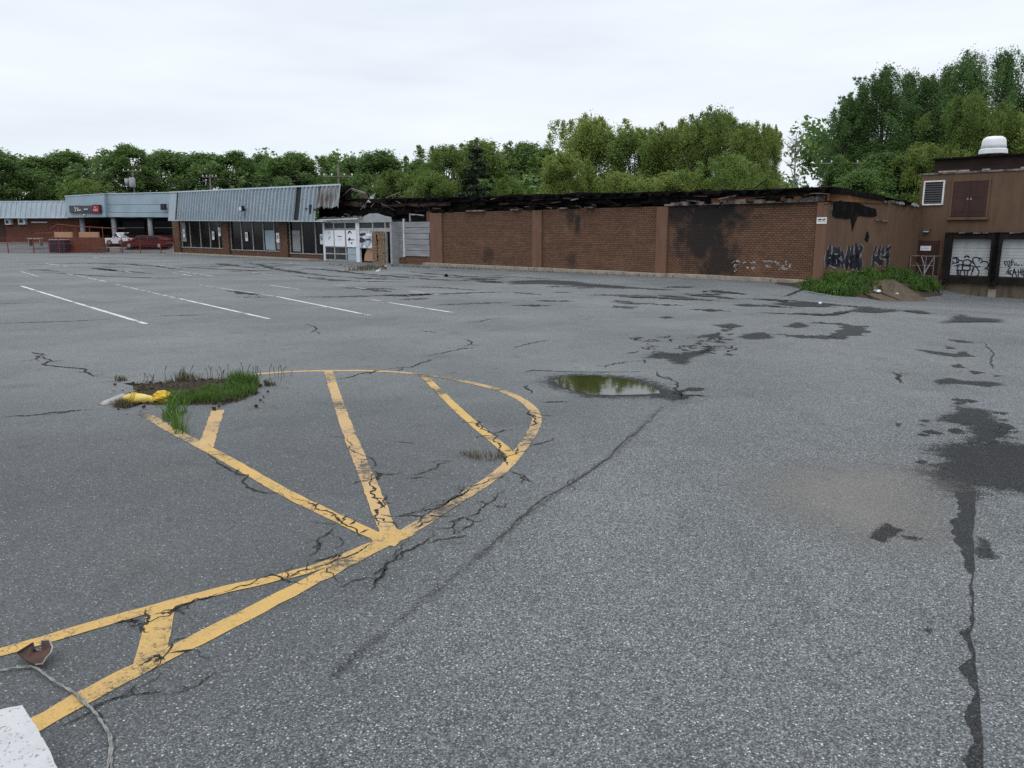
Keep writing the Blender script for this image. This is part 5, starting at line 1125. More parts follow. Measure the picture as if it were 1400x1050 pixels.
for a in (('m1', 4, 201, 118, 100, 'dark round tree at the far left edge of the treeline', GL), ('m2', 58, 211, 132, 70, 'dark tree behind the left utility pole', GL), ('m3', 100, 205, 134, 92, 'broad dark tree with a domed top left of the treeline gap', GL), ('o1', 124, 243, 116, 60, 'small light green tree low behind the shop sign', GL),
          ('m2', 178, 193, 124, 62, 'pointed dark tree just right of the treeline gap', GL), ('m1', 228, 202, 130, 88, 'wide dark tree behind the left end of the ribbed mansard', GL), ('m3', 283, 207, 132, 90, 'dark tree behind the pole at the ribbed mansard', GL), ('m2', 330, 203, 127, 66, 'dark tree above the middle of the ribbed mansard', GL),
          ('m2', 362, 207, 138, 50, 'narrow dark tree between two broad ones above the mansard', GL), ('m1', 404, 205, 128, 82, 'round topped dark tree above the right half of the mansard', GL), ('o2', 448, 212, 132, 62, 'brownish olive tree just left of the pale pole', GL), ('m2', 482, 211, 136, 60, 'dark tree just right of the pale pole', GL),
          ('m1', 524, 202, 112, 80, 'dark domed tree above the porch', GL), ('o1', 540, 232, 100, 70, 'low bright green bush tree directly behind the porch roof', GL), ('m2', 572, 214, 138, 50, 'small dark tree in the dip right of the domed one', GL),
          ('o1', 612, 197, 98, 90, 'light olive tree left of the dark pine', GC), ('o2', 664, 189, 100, 95, 'light olive tree behind the dark pine', GC), ('c1', 652, 191, 88, 62, 'dark pine standing out of the light olive trees', GC), ('o1', 590, 232, 92, 70, 'low light green tree above the planked shop bay', GC), ('o2', 700, 240, 90, 60, 'low olive tree right of the dark pine', GC),
          ('m1', 716, 191, 104, 86, 'dark green tree between the pine and the first willow', GC), ('m2', 748, 198, 106, 60, 'dark thin tree touching the first willow', GC),
          ('w1', 805, 158, 82, 120, 'tall light green willow above the second brick panel', GC), ('w2', 770, 204, 76, 80, 'low drooping willow above the second pilaster', GC), ('w3', 862, 178, 80, 110, 'light willow between the two tallest willows', GC), ('w2', 848, 232, 73, 80, 'low willow above the third pilaster', GC),
          ('w1', 935, 163, 79, 100, 'light willow left of the tallest one above the soot stain', GC), ('w3', 978, 149, 80, 110, 'tallest light willow above the sooty brick panel', GC), ('w1', 896, 176, 81, 84, 'willow in the dip between the two tallest willow clumps', GC), ('w2', 925, 230, 70, 90, 'low willow above the soot stain', GC), ('w1', 1018, 168, 76, 80, 'light willow right of the tallest one', GC), ('w2', 1046, 168, 78, 40, 'narrow feathery willow beside the bare dead tree', GC), ('w3', 1000, 210, 68, 100, 'low willow above the rust coloured fascia', GC), ('w2', 1044, 236, 70, 50, 'small willow at the foot of the dead tree', GC),
          ('m2', 1140, 208, 70, 36, 'round dark shrub like tree right of the dead tree', GR), ('p2', 1146, 132, 78, 70, 'dark poplar with a slanting crown, leftmost of the tall ones', GR), ('p2', 1196, 84, 76, 85, 'tall dark poplar with a lone spire top', GR), ('p1', 1252, 100, 78, 95, 'dark poplar between the spire and the tallest pair', GR), ('p3', 1302, 66, 77, 110, 'tallest dark poplar above the louvre vent', GR),
          ('p1', 1350, 62, 79, 100, 'tall dark poplar above the maroon double door', GR), ('p3', 1402, 74, 77, 105, 'tall dark poplar at the right edge behind the exhaust', GR), ('p2', 1168, 112, 80, 70, 'dark poplar between the slanting one and the spire', GR), ('p1', 1226, 92, 81, 80, 'dark poplar just right of the lone spire', GR), ('p2', 1278, 84, 81, 80, 'dark poplar just left of the tallest one', GR), ('w3', 1312, 128, 69, 100, 'yellow green willow in front of the tallest poplars', GR), ('w1', 1385, 150, 68, 110, 'yellow green willow behind the white roof exhaust', GR), ('w2', 1262, 192, 68, 80, 'yellow green willow at the left corner of the dock roof', GR), ('m3', 1205, 205, 72, 110, 'dark bushy tree above the torn flashing of the end wall', GR), ('m1', 1170, 228, 66, 80, 'low dark bush above the end wall graffiti', GR)):
    tree(*a)
# bare dead tree
x, y = at(1085, 76, 250); o = thing('dead_tree', 'bare pale dead tree in the gap between willows and poplars', 'tree', (x, y, 0), 0)
rd = random.Random(8); zt = H + ray(1085, 182).z / ray(1085, 182).y * 76
MB().tube([(0, 0, 0), (.1, 0, zt * .5), (0, .1, zt * .98)], [.16, .1, .02], 7).build('trunk', 'bark_pale', o)
for i in range(30):
    z = zt * rd.uniform(.35, .95); a = rd.uniform(0, 6.28); l = rd.uniform(.7, 2.0) * (1.15 - z / zt * .6); e = (math.cos(a) * l, math.sin(a) * l, z + l * .8)
    br = MB().tube([(0, 0, z), (e[0] * .5, e[1] * .5, z + l * .3), e], [.045, .03, .01], 4, False)
    for k in range(3): t = rd.uniform(.4, .9); b0 = (e[0] * t, e[1] * t, z + l * .75 * t); br.tube([b0, (b0[0] + rd.uniform(-.5, .5), b0[1] + rd.uniform(-.5, .5), b0[2] + rd.uniform(.2, .7))], [.016, .006], 4, False)
    br.build('branch', 'bark_pale', o)
# far wood closing the gaps low down, and the ground it grows on
r = np.random.default_rng(77); P = []
for i in range(420):
    px = r.uniform(-80, 1500); d = r.uniform(122, 155) if px < 560 else r.uniform(88, 120); x, y = at(px, d, 300); lim = 213 if px < 560 else 236
    if px > 1090: d = r.uniform(82, 96); x, y = at(px, d, 300); lim = 175
    zt = (H + (318 - lim) / F * d) * r.uniform(.35, 1.0); m = 150
    dd = r.normal(size=(m, 3)); dd /= np.linalg.norm(dd, axis=1)[:, None]; s = r.uniform(1.2, 2.4); P.append(dd * s * r.random((m, 1)) ** .4 + np.array([x, y, max(1, zt - s * .6)]))
tag(link('far_wood', leaves_mesh('far_wood', np.concatenate(P), .34, 'leaf_maple', r, .6, 1.9)), kind='stuff')
mb = MB(); mb.poly([(-400, 101, 1.16), (-20.2, 101, 1.16), (-20.2, 500, 1.16), (-400, 500, 1.16)]); tag(mb.build('grass_ground', 'grass_ground'), kind='structure')
pts = [tuple(FR.W(x, y).to_2d()) for x, y in ((-30, 15), (-.5, 15), (-.5, 25), (30, 25), (200, 60), (200, 300), (-60, 300))]
mb = MB(); mb.poly([(x, y, .03) for x, y in pts]); tag(mb.build('grass_ground', 'grass_ground'), kind='structure')

# ------------------------------------------------------------------ markings, cracks, wet places on the asphalt
def GP(pp): return [G(x, y) for x, y in pp]
rm = random.Random(42)
def line(pp, w, mat, name='yellow_line', sm=True, eps=.0040, jit=.085, cuts=()):
    p = GP(pp); p = smooth(p, 2) if sm and len(p) > 2 else p; p = resample(p, .08); mb = MB(); add_ribbon(mb, p, w, eps, jit, rng=rm)
    return mb.build(name, mat, ground)
line([(352, 511.5), (400, 508), (450, 507), (520, 507), (580, 512), (640, 522), (690, 535), (722, 551), (736, 570), (729, 591), (705, 625), (680, 650), (620, 688), (548, 733)], .125, 'yellow_worn')
line([(285, 519), (310, 515.5), (352, 511.5)], .10, 'yellow_pale', eps=.0044)
line([(560, 728), (518, 746), (470, 772), (400, 808), (320, 850), (230, 895), (140, 940), (60, 985), (-40, 1040)], .135, 'yellow', eps=.0044)
line([(535, 735), (440, 775), (370, 793), (300, 808), (225, 828), (150, 849), (70, 873), (0, 893), (-70, 910)], .105, 'yellow', eps=.0048)
line([(195, 565), (240, 591), (282, 613)], .13, 'yellow_pale', sm=False)
line([(278, 611), (340, 645), (400, 680), (460, 708), (528, 740)], .125, 'yellow', eps=.0042)
line([(298, 561), (290, 585), (281, 613)], .155, 'yellow_worn', eps=.0046, sm=False)
line([(449, 508), (462, 550), (480, 600), (508, 668), (535, 738)], .14, 'yellow_worn', eps=.0050)
line([(578, 513), (610, 545), (645, 578), (675, 602), (702, 624)], .12, 'yellow', eps=.0050)
line([(222, 826), (213, 870), (203, 912)], .155, 'yellow', eps=.0052, sm=False, jit=.03)
sheet('yellow_line', frac(GP([(505, 735), (535, 722), (550, 728), (552, 737), (540, 748), (518, 746)]), .08, 2, rng=rm), 'yellow', .0056, ground)
sheet('yellow_line', frac(GP([(690, 620), (703, 615), (712, 622), (706, 630), (692, 629)]), .12, 2, rng=rm), 'yellow', .0056, ground)
for pp, mt, w in (([(27, 390.5), (100, 413)], 'white_line', .11), ([(102, 413.5), (200, 443)], 'white_line', .12), ([(157, 388.5), (238, 407)], 'white_worn', .11), ([(246, 408.5), (368, 436)], 'white_line', .11), ([(272, 389.5), (375, 405)], 'white_worn', .08), ([(378, 405.5), (507, 431.5)], 'white_line', .11), ([(369, 390), (412, 396)], 'white_worn', .10), ([(498, 408.5), (520, 411.5)], 'white_worn', .10), ([(527, 413), (620, 427.5)], 'white_line', .10), ([(461, 390), (500, 395)], 'white_worn', .1),
                  ([(482, 369), (491, 364.5)], 'white_line', .16), ([(515, 371), (527, 363)], 'white_line', .2), ([(105, 412.5), (180, 410), (285, 407.5)], 'white_worn', .06), ([(343, 358), (372, 357)], 'white_worn', .16), ([(128, 352), (140, 353)], 'white_worn', .2), ([(236, 373), (262, 377)], 'white_worn', .12), ([(160, 369), (182, 373)], 'white_worn', .12), ([(395, 360), (410, 361)], 'white_worn', .14), ([(28, 371), (52, 378)], 'white_worn', .10), ([(92, 374), (150, 386)], 'white_worn', .10), ([(245, 371), (300, 379)], 'white_worn', .10), ([(330, 370), (372, 376)], 'white_worn', .11), ([(60, 360), (92, 364)], 'white_worn', .16), ([(205, 361), (236, 365)], 'white_worn', .16), ([(560, 398), (600, 403)], 'white_worn', .10)):
    line(pp, w, mt, 'parking_line', False, .004, .12)
def crack(paths, w=.02, name='crack', mat='crack', amp=.16, it=4, eps=.0066, step=.0, jit=.6, branch=.2):
    mb = MB()
    for pp in paths:
        p = GP(pp); p = frac(p, amp, it, False, rm); add_ribbon(mb, p, w, eps, jit, True, rm)
        if branch and len(p) > 8:
            for _ in range(int(len(p) * branch / 6) + (rm.random() < .5)):
                i = rm.randrange(2, len(p) - 2); a = rm.uniform(0, 6.28); l = rm.uniform(.08, .35) * (1 + math.dist(p[0], p[-1]) * .12)
                q = frac([p[i], (p[i][0] + math.cos(a) * l, p[i][1] + math.sin(a) * l)], .25, 3, False, rm); add_ribbon(mb, q, w * .55, eps, jit, True, rm)
    return mb.build(name, mat, ground)
c7 = crop(400, 560, 3.889); c5 = crop(0, 370, 4); c6 = crop(330, 350, 3.784); c3 = crop(700, 380, 4.667); c4 = crop(1000, 380, 3.28); cb = crop(0, 820, 4.567); cw = crop(130, 490, 4.667); c9 = crop(1000, 680, 2.8375)
crack([c7((390, 985), (440, 910), (490, 835), (580, 760), (700, 710), (745, 640))], .017, branch=.2)
crack([c7((700, 715), (860, 680), (940, 670)), c7((745, 640), (850, 630), (905, 575), (970, 600), (1040, 575)), c7((905, 575), (990, 545), (1075, 480), (1085, 440)), c7((1075, 510), (1140, 525)), c7((905, 640), (960, 600)), c7((850, 630), (865, 670)), c7((970, 490), (1030, 500)), c7((820, 600), (905, 580)), c7((490, 835), (480, 890), (430, 930)), c7((415, 885), (490, 835))], .013, branch=.15)
crack([c7((550, 570), (700, 540), (830, 500)), c7((710, 520), (820, 500), (900, 460), (940, 400)), c7((560, 570), (880, 565))], .014)
crack([c7((440, 350), (560, 345)), c7((620, 355), (700, 335), (780, 290), (880, 270)), c7((590, 372), (710, 360)), c7((540, 170), (650, 185))], .014)
crack([c7((1150, 325), (1230, 350), (1300, 400)), c7((1210, 350), (1220, 400)), c7((1260, 195), (1340, 175), (1400, 150))], .013)
crack([c7((80, 790), (130, 700), (250, 620)), c7((100, 740), (160, 710))], .013)
crack([c7((425, 320), (412, 390), (430, 470), (450, 560), (470, 630)), c7((435, 330), (440, 380))], .026, jit=.9)
crack([c7((-10, 465), (120, 530), (260, 600), (400, 690)), [(285, 618), (340, 650), (400, 684)]], .016, eps=.0070)
crack([c7((200, 570), (235, 560)), c7((260, 600), (290, 565)), c7((300, 615), (330, 590)), c7((360, 660), (405, 640)), c7((100, 520), (140, 500))], .018, branch=0)
crack([c7((-20, 890), (170, 830), (280, 790), (350, 760), (440, 712)), c7((100, 820), (250, 765)), c7((200, 810), (260, 775), (240, 800)), [(300, 812), (370, 786), (420, 800)], [(228, 838), (268, 820), (300, 812)]], .014)
crack([c7((955, 60), (1000, 105), (1100, 190), (1150, 250)), c7((990, 60), (1010, 100)), c7((1120, 220), (1200, 225)), c7((1140, 300), (1150, 250), (1190, 200)), c7((1270, 0), (1290, 50), (1250, 100))], .02, jit=.9, eps=.0074)
crack([c7((410, 370), (300, 200), (290, 150)), c7((345, 265), (410, 265)), c7((465, 440), (490, 500), (500, 530)), c7((440, 495), (530, 495)), c7((470, 560), (540, 575)), c7((460, 600), (550, 600))], .012, branch=.1)
crack([c7((600, 630), (700, 560), (830, 490), (950, 420)), c7((640, 640), (760, 580)), c7((820, 510), (900, 455), (1060, 360))], .014)
crack([cb((240, 830), (460, 760), (560, 710), (640, 650), (760, 610), (900, 480)), cb((640, 650), (830, 595), (1050, 600)), cb((580, 690), (640, 640)), cb((905, 480), (1100, 250), (1180, 240)), cb((1050, 600), (1240, 540), (1340, 440))], .009, branch=.1)
crack([cb((910, 60), (930, 110), (880, 180), (930, 210)), cb((950, 100), (1060, 85), (1140, 30)), cb((720, 150), (880, 130)), cb((870, 420), (1000, 350), (1030, 380)), cb((960, 400), (1010, 360))], .02, jit=.9, eps=.0074)
crack([c5((175, 445), (240, 458), (215, 495)), c5((268, 455), (240, 480), (235, 515), (370, 530), (470, 545), (490, 568), (640, 590))], .035, branch=.2)
crack([c5((-20, 806), (150, 795), (300, 775), (560, 760))], .03, branch=.2)
crack([c5((-20, 290), (150, 284), (400, 277), (640, 262)), c5((820, 250), (1200, 240)), c5((-20, 182), (60, 180), (140, 178))], .05, branch=.1, amp=.04)
crack([c6((920, 525), (1140, 480), (1230, 475)), c6((750, 588), (880, 575), (940, 550), (1000, 535)), c6((1150, 345), (1250, 335), (1400, 320)), c6((330, 350), (380, 370), (405, 410)), c6((940, 385), (1010, 400)), c6((480, 640), (600, 615), (750, 590)), c6((1140, 430), (1190, 450), (1140, 470))], .03)
# long tarred seams and damp joints farther out
for pp, w in ((c6((-40, 212), (150, 213)), .10), (c6((290, 212), (500, 212), (900, 200), (1200, 190), (1400, 186)), .13), (c6((0, 32), (200, 72), (330, 90), (460, 105)), .14), (c6((290, 60), (400, 68), (600, 90), (860, 112), (1190, 135)), .17), (c6((500, 165), (650, 168), (820, 173)), .12), (c6((840, 158), (1000, 162), (1220, 178)), .12), (c6((820, 225), (970, 220)), .1), (c6((1000, 254), (1200, 246), (1400, 240)), .12), (c6((600, 165), (720, 180), (770, 186)), .12), (c6((-80, 180), (100, 205)), .1), (c6((740, 200), (860, 208), (1000, 192)), .15),
              (c3((0, 90), (200, 110)), .13), (c3((250, 90), (390, 95)), .1), (c3((480, 110), (620, 108), (900, 125), (1100, 135), (1340, 148)), .16), (c3((640, 140), (760, 165), (930, 160)), .15), (c3((150, 145), (400, 150)), .1), (c3((640, 190), (800, 185)), .14), (c3((880, 170), (1100, 175)), .1), (c3((1130, 200), (1400, 212)), .14), (c3((80, 600), (130, 590), (400, 600), (900, 598)), .03), (c3((660, 60), (1080, 78)), .12), (c3((0, 175), (250, 178)), .09), (c4((0, 92), (160, 98), (300, 105), (500, 125), (720, 145), (1000, 165)), .12), (c4((110, 155), (430, 168), (540, 150)), .1), (c4((220, 85), (300, 60), (330, 48)), .07), (c4((320, 60), (440, 85)), .06), (c4((620, 130), (500, 158), (400, 172)), .07),
              ([(60, 372), (150, 378), (250, 381)], .1), ([(20, 362), (120, 360), (230, 362)], .12), ([(150, 360), (300, 368), (420, 372)], .12), ([(300, 362), (360, 368)], .14), ([(400, 377), (470, 384), (560, 386)], .12), ([(60, 351), (200, 353)], .12), ([(560, 372), (640, 378), (700, 380)], .13)):
    mb = MB(); p = frac(GP(pp), .025, 4, False, rm); p = resample(p, .35); wm = 3.6 if w > .08 else 1.2; add_ribbon(mb, p, w * wm * rm.uniform(.7, 1.3), .0034, .75, True, rm); mb.build('seam_crack', rm.choice(['seam', 'wet', 'crack', 'crack']), ground)
for k in range(70):
    px = rm.uniform(20, 1040); py = rm.uniform(356, 372) + max(0, px - 250) * rm.uniform(.01, .062); l = rm.uniform(15, 90); sl = rm.choice([.02, .06, .1, -.03])
    if px > 420 and py < 366 + (px - 590) * .05 + 6: continue
    mb = MB(); p = resample(frac(GP([(px, py), (px + l * .5, py + sl * l * .5 + rm.uniform(-1, 1)), (px + l, py + sl * l)]), .03, 3, False, rm), .3); add_ribbon(mb, p, rm.uniform(.12, .55) * (1.6 if rm.random() < .3 else 1), .0036, .8, True, rm); mb.build('seam_crack', rm.choice(['seam', 'wet', 'crack']), ground)
# damp patches: fine grids whose rim distance lets the material break the edge up
_eps = [0]
def patch(pts, name, mat, soft=.25, cells=44, eps=.002):
    P = np.array(pts); lo, hi = P.min(0), P.max(0); m_ = max(.04, soft * float(np.sqrt(abs(np.sum(P[:, 0] * np.roll(P[:, 1], 1) - P[:, 1] * np.roll(P[:, 0], 1)) / 2))))
    lo = lo - m_ * 1.1; hi = hi + m_ * 1.1; st = max(hi - lo) / cells; nx_, ny_ = int(math.ceil((hi[0] - lo[0]) / st)), int(math.ceil((hi[1] - lo[1]) / st))
    X, Y = np.meshgrid(lo[0] + st * np.arange(nx_ + 1), lo[1] + st * np.arange(ny_ + 1)); Q = np.stack([X.ravel(), Y.ravel()], 1); D = np.full(len(Q), 1e9); ins = np.zeros(len(Q), bool)
    for i in range(len(P)):
        a_, b_ = P[i - 1], P[i]; e = b_ - a_; w_ = Q - a_; u = np.clip((w_ @ e) / (e @ e + 1e-12), 0, 1)[:, None]; D = np.minimum(D, np.linalg.norm(w_ - u * e, axis=1))
        c_ = (a_[1] > Q[:, 1]) != (b_[1] > Q[:, 1]); ins ^= c_ & (Q[:, 0] < (b_[0] - a_[0]) * (Q[:, 1] - a_[1]) / (b_[1] - a_[1] + 1e-12) + a_[0])
    D = np.where(ins, D, -D) / m_; keep = D > -1.0; _eps[0] += 1; ez = eps + .00004 * (_eps[0] % 40)
    mb = MB(); mb.v = [(float(x), float(y), gz(x, y) + ez + lift(x, y)) for x, y in Q]
    for j in range(ny_):
        for i in range(nx_):
            k = j * (nx_ + 1) + i; q = (k, k + 1, k + nx_ + 2, k + nx_ + 1)
            if any(keep[z] for z in q): mb.f.append(q)
    ob = mb.build(name, mat, ground); at_ = ob.data.attributes.new('edge', 'FLOAT', 'POINT'); at_.data.foreach_set('value', D.astype(np.float32)); return ob
def wetp(pp, amp=.14, it=3, name='damp_patch', eps=.0018, mat='wet_ragged', soft=.16):
    return patch(frac(GP(pp), amp * .6, 2, rng=rm), name, mat, soft, 40 if len(pp) < 14 else 90, eps)
def band(pp, w, mat='seam_band', cells=240):
    p = smooth(GP(pp), 2); L_, R_2 = [], []
    for i, q in enumerate(p):
        d = Vector(p[min(i + 1, len(p) - 1)]) - Vector(p[max(i - 1, 0)]); d.normalize(); ww = w / 2 * rm.uniform(.6, 1.3); L_.append((q[0] - d.y * ww, q[1] + d.x * ww)); R_2.append((q[0] + d.y * ww, q[1] - d.x * ww))
    return patch(L_ + R_2[::-1], 'seam_crack', mat, .05, cells, .0016)
band([(905, 556), (870, 592), (835, 625), (795, 652), (720, 703), (690, 730), (650, 765), (590, 812), (545, 850), (500, 885), (455, 925)], .032)
crack([[(905, 556), (870, 592), (835, 625), (795, 652), (720, 703), (690, 730), (650, 765)]], .012, 'seam_crack', 'seam', .05, 4, branch=.15)
patch(GP([(1040, 655), (1120, 640), (1230, 640), (1270, 665), (1290, 720), (1260, 745), (1190, 740), (1110, 712), (1060, 690)]), 'silt_patch', 'silt', .3, 40)
patch(GP([(430, 540), (520, 530), (600, 545), (560, 580), (470, 575)]), 'silt_patch', 'silt', .35, 30) if False else None
def edge(pp, amp, it): return frac(GP(pp), amp, it, False, rm)
wetp(c4((848, 868), (900, 850), (965, 830), (945, 800), (905, 775), (960, 752), (1040, 742), (1120, 740), (1190, 732), (1312, 752), (1500, 790), (1500, 985), (1312, 962), (1200, 945), (1097, 942), (1100, 980), (1060, 990), (985, 965), (930, 940), (880, 890)), .10, 3)
wetp(c4((1010, 575), (1060, 580), (1150, 595), (1180, 640), (1225, 670), (1235, 715), (1180, 728), (1120, 745), (1060, 745), (1085, 690), (1075, 660), (1020, 655), (925, 640), (960, 620), (1020, 600)), .10, 3, )
strip_l = c4((1005, 960), (1020, 1000), (1005, 1040)) + c9((858, 30), (885, 60), (852, 130), (862, 168), (900, 200), (914, 280), (922, 350), (925, 430), (926, 480), (880, 522), (918, 570), (908, 640), (884, 658), (920, 720), (936, 800), (930, 900), (920, 980), (930, 1070))
strip_r = c4((1097, 944),) + c9((946, 20), (943, 100), (942, 200), (941, 300), (941, 400), (940, 460), (938, 500), (925, 530), (936, 570), (946, 640), (955, 700), (962, 760), (970, 900), (976, 980), (980, 1070))
sr = frac(GP(strip_r), .03, 2, False, rm); sl_ = frac(GP(strip_l), .16, 3, False, rm)
mb = MB(); k_ = 90
def along(p, t):
    L_ = [0]
    for a_, b_ in zip(p, p[1:]): L_.append(L_[-1] + math.dist(a_, b_))
    q = t * L_[-1]
    for i in range(len(p) - 1):
        if q <= L_[i + 1] or i == len(p) - 2: u = (q - L_[i]) / max(1e-6, L_[i + 1] - L_[i]); return (lerp(p[i][0], p[i + 1][0], u), lerp(p[i][1], p[i + 1][1], u))
def at_y(p, y):
    for a_, b_ in zip(p, p[1:]):
        if (a_[1] - y) * (b_[1] - y) <= 0 and a_[1] != b_[1]: u = (y - a_[1]) / (b_[1] - a_[1]); return lerp(a_[0], b_[0], u)
    return None
y0_, y1_ = max(min(p[1] for p in sl_), min(p[1] for p in sr)) + .01, min(sl_[0][1], sr[0][1]) - .01
for i in range(260):
    y = lerp(y1_, y0_, i / 259); a_, b_ = at_y(sl_, y), at_y(sr, y)
    if a_ is None or b_ is None: continue
    if b_ - a_ < .012: a_ = b_ - .012
    mb.v += [(a_, y, .0030), (b_, y, .0030)]
for i in range(len(mb.v) // 2 - 1): k = 2 * i; mb.f.append((k + 1, k, k + 2, k + 3))
mb.build('damp_patch', 'wet', ground)
wetp(c9((948, 150), (990, 165), (1015, 205), (1030, 240), (960, 235), (945, 200)), .2, 3)
for k in range(26):   # broken crumbs of damp round the big patch
    a, b_ = rm.choice([(890, 690), (960, 700), (1020, 680), (920, 760), (1200, 620), (1000, 620), (870, 840), (990, 960), (1240, 680), (1000, 540), (1050, 560), (880, 660), (910, 720)]); s_ = rm.uniform(6, 22); cx0, cy0 = a + rm.uniform(-40, 40), b_ + rm.uniform(-30, 30)
    wetp(c4((cx0 - s_ * 1.6, cy0), (cx0, cy0 - s_ * .5), (cx0 + s_ * 1.7, cy0), (cx0, cy0 + s_ * .45)), .3, 3, )
for pp in (c4((925, 460), (980, 450), (1040, 462), (1180, 468), (1228, 482), (1150, 488), (1000, 474), (935, 478)), c4((830, 320), (900, 328), (1000, 340), (1092, 352), (1000, 355), (900, 340)), c4((970, 275), (1040, 280), (1092, 292), (1020, 290)), c4((1000, 545), (1060, 543), (1105, 555), (1040, 558)), c4((980, 392), (1020, 386), (1052, 405), (1000, 402)), c4((945, 203), (1000, 175), (1030, 166), (1060, 178), (1210, 188), (1216, 200), (1080, 200)), c4((535, 152), (620, 130), (660, 142), (740, 148), (660, 158)), c4((770, 150), (840, 148), (900, 162), (830, 160)), c4((0, 121), (80, 118), (190, 130), (60, 128)), c4((30, 265), (80, 250), (140, 244), (190, 268), (100, 276)), c4((230, 218), (300, 198), (350, 215), (290, 225)), c4((960, 305), (1010, 318), (960, 318)), c4((1180, 436), (1225, 440), (1180, 444)), c4((740, 650), (765, 655), (745, 668)),
           c4((1010, 335), (1050, 330), (1090, 352), (1040, 350)), c4((1070, 415), (1140, 425), (1090, 432)), c4((1180, 600), (1250, 605), (1220, 614)), c9((560, 130), (600, 100), (660, 125), (640, 150), (590, 175), (540, 158)), c9((660, 150), (760, 160), (700, 165)), c9((735, 512), (775, 510), (770, 525)),
           c3((0, 22), (200, 14), (400, 22), (880, 70), (640, 66), (420, 50), (200, 38), (0, 40)), c3((850, 510), (930, 480), (960, 470), (1020, 495), (1120, 482), (1230, 460), (1360, 430), (1250, 470), (1130, 510), (1080, 555), (1040, 540), (1000, 515)), c3((935, 252), (990, 244), (1035, 252), (980, 260)), c3((1060, 720), (1130, 698), (1215, 702), (1200, 722), (1120, 722), (1070, 735)), c3((1290, 300), (1400, 290), (1480, 310), (1390, 325)), c3((1210, 365), (1290, 355), (1350, 380), (1270, 388)), c3((1350, 480), (1400, 485), (1390, 500))):
    wetp(pp, .16, 3)
for k in range(46):   # broken surface with dark water in its joints
    cx0, cy0 = rm.uniform(1040, 1420), 0; cy0 = 520 - (cx0 - 1040) * .48 + rm.uniform(-55, 45); s_ = rm.uniform(8, 34)
    wetp(c3((cx0 - s_, cy0), (cx0, cy0 - s_ * .22), (cx0 + s_, cy0 + rm.uniform(-4, 4)), (cx0, cy0 + s_ * .2)), .3, 3, )
crack([c3((x, y), (x + rm.uniform(15, 60), y + rm.uniform(-20, 20)), (x + rm.uniform(40, 110), y + rm.uniform(-30, 30))) for x, y in [(rm.uniform(680, 1380), rm.uniform(370, 500)) for _ in range(26)]], .03, branch=.4)
crack([c3((920, 595), (970, 640), (1030, 660)), c3((1030, 650), (1040, 710), (1090, 775)), c3((840, 545), (835, 520)), c3((590, 580), (660, 545), (750, 530)), c3((20, 448), (120, 415), (240, 395)), c3((100, 680), (112, 740)), c3((180, 795), (370, 795))], .03, branch=.3)
crack([c3((1040, 725), (1070, 745), (1095, 778))], .10, jit=.8, branch=.3)
crack([c4((720, 420), (755, 440), (748, 455), (770, 475))], .05); crack([c4((1130, 285), (1180, 340), (1210, 430))], .03, 'crack', 'seam', .05)
rp = [c4(*q) for q in (((120, 250), (230, 255), (380, 268), (470, 266), (545, 240), (560, 222), (500, 208), (400, 200), (340, 203)),)]
mb = MB(); p = resample(frac(GP(rp[0]), .06, 3, False, rm), .15); add_ribbon(mb, p, .42, .0028, .85, True, rm); mb.build('damp_patch', 'wet', ground)
# pale dried silt patch already in the surface; puddles
wetp(c3((215, 660), (260, 630), (400, 615), (640, 624), (830, 645), (950, 690), (1030, 722), (1090, 770), (1040, 782), (960, 766), (850, 757), (640, 762), (480, 754), (350, 717), (240, 682)), .05, 3)
pud = frac(GP(c3((272, 655), (330, 630), (500, 622), (680, 640), (800, 660), (880, 690), (945, 738), (850, 745), (640, 750), (500, 746), (400, 722), (330, 700), (285, 675))), .05, 3, rng=rm)
p = sheet('puddle', pud, 'water', .0055, None, 'structure'); p['label'] = 'oval puddle of still murky water reflecting the trees'
wetp(c4((195, 119), (300, 109), (360, 111), (480, 122), (440, 132), (300, 130)))

# ------------------------------------------------------------------ weedy island with the yellow wrapped marker
ip = frac(GP(cw((110, 305), (150, 270), (160, 240), (235, 230), (180, 160), (250, 170), (330, 160), (400, 165), (540, 142), (700, 140), (850, 130), (960, 140), (1060, 175), (1060, 220), (960, 262), (820, 300), (620, 298), (480, 292), (300, 292), (200, 322))), .16, 3, rng=rm)
cxm = sum(p[0] for p in ip) / len(ip); cym = sum(p[1] for p in ip) / len(ip)
mb = MB(); rings = [(1.0, .001), (.92, .008), (.75, .02), (.5, .032), (.25, .034)]; n = len(ip)
for s_, z in rings:
    for x, y in ip: mb.v.append((cxm + (x - cxm) * s_, cym + (y - cym) * s_, z + rm.uniform(-.012, .02) * (s_ < 1)))
mb.v.append((cxm, cym, .034))
for k in range(4):
    for i in range(n): j = (i + 1) % n; mb.f.append((k * n + i, k * n + j, (k + 1) * n + j, (k + 1) * n + i))
for i in range(n): mb.f.append((4 * n + i, 4 * n + (i + 1) % n, 5 * n))
isl = tag(mb.build('soil_patch', 'soil', smooth=True), kind='structure')
def inside(p, poly):
    c = False; n = len(poly)
    for i in range(n):
        a, b_ = poly[i], poly[i - 1]
        if (a[1] > p[1]) != (b_[1] > p[1]) and p[0] < (b_[0] - a[0]) * (p[1] - a[1]) / (b_[1] - a[1]) + a[0]: c = not c
    return c
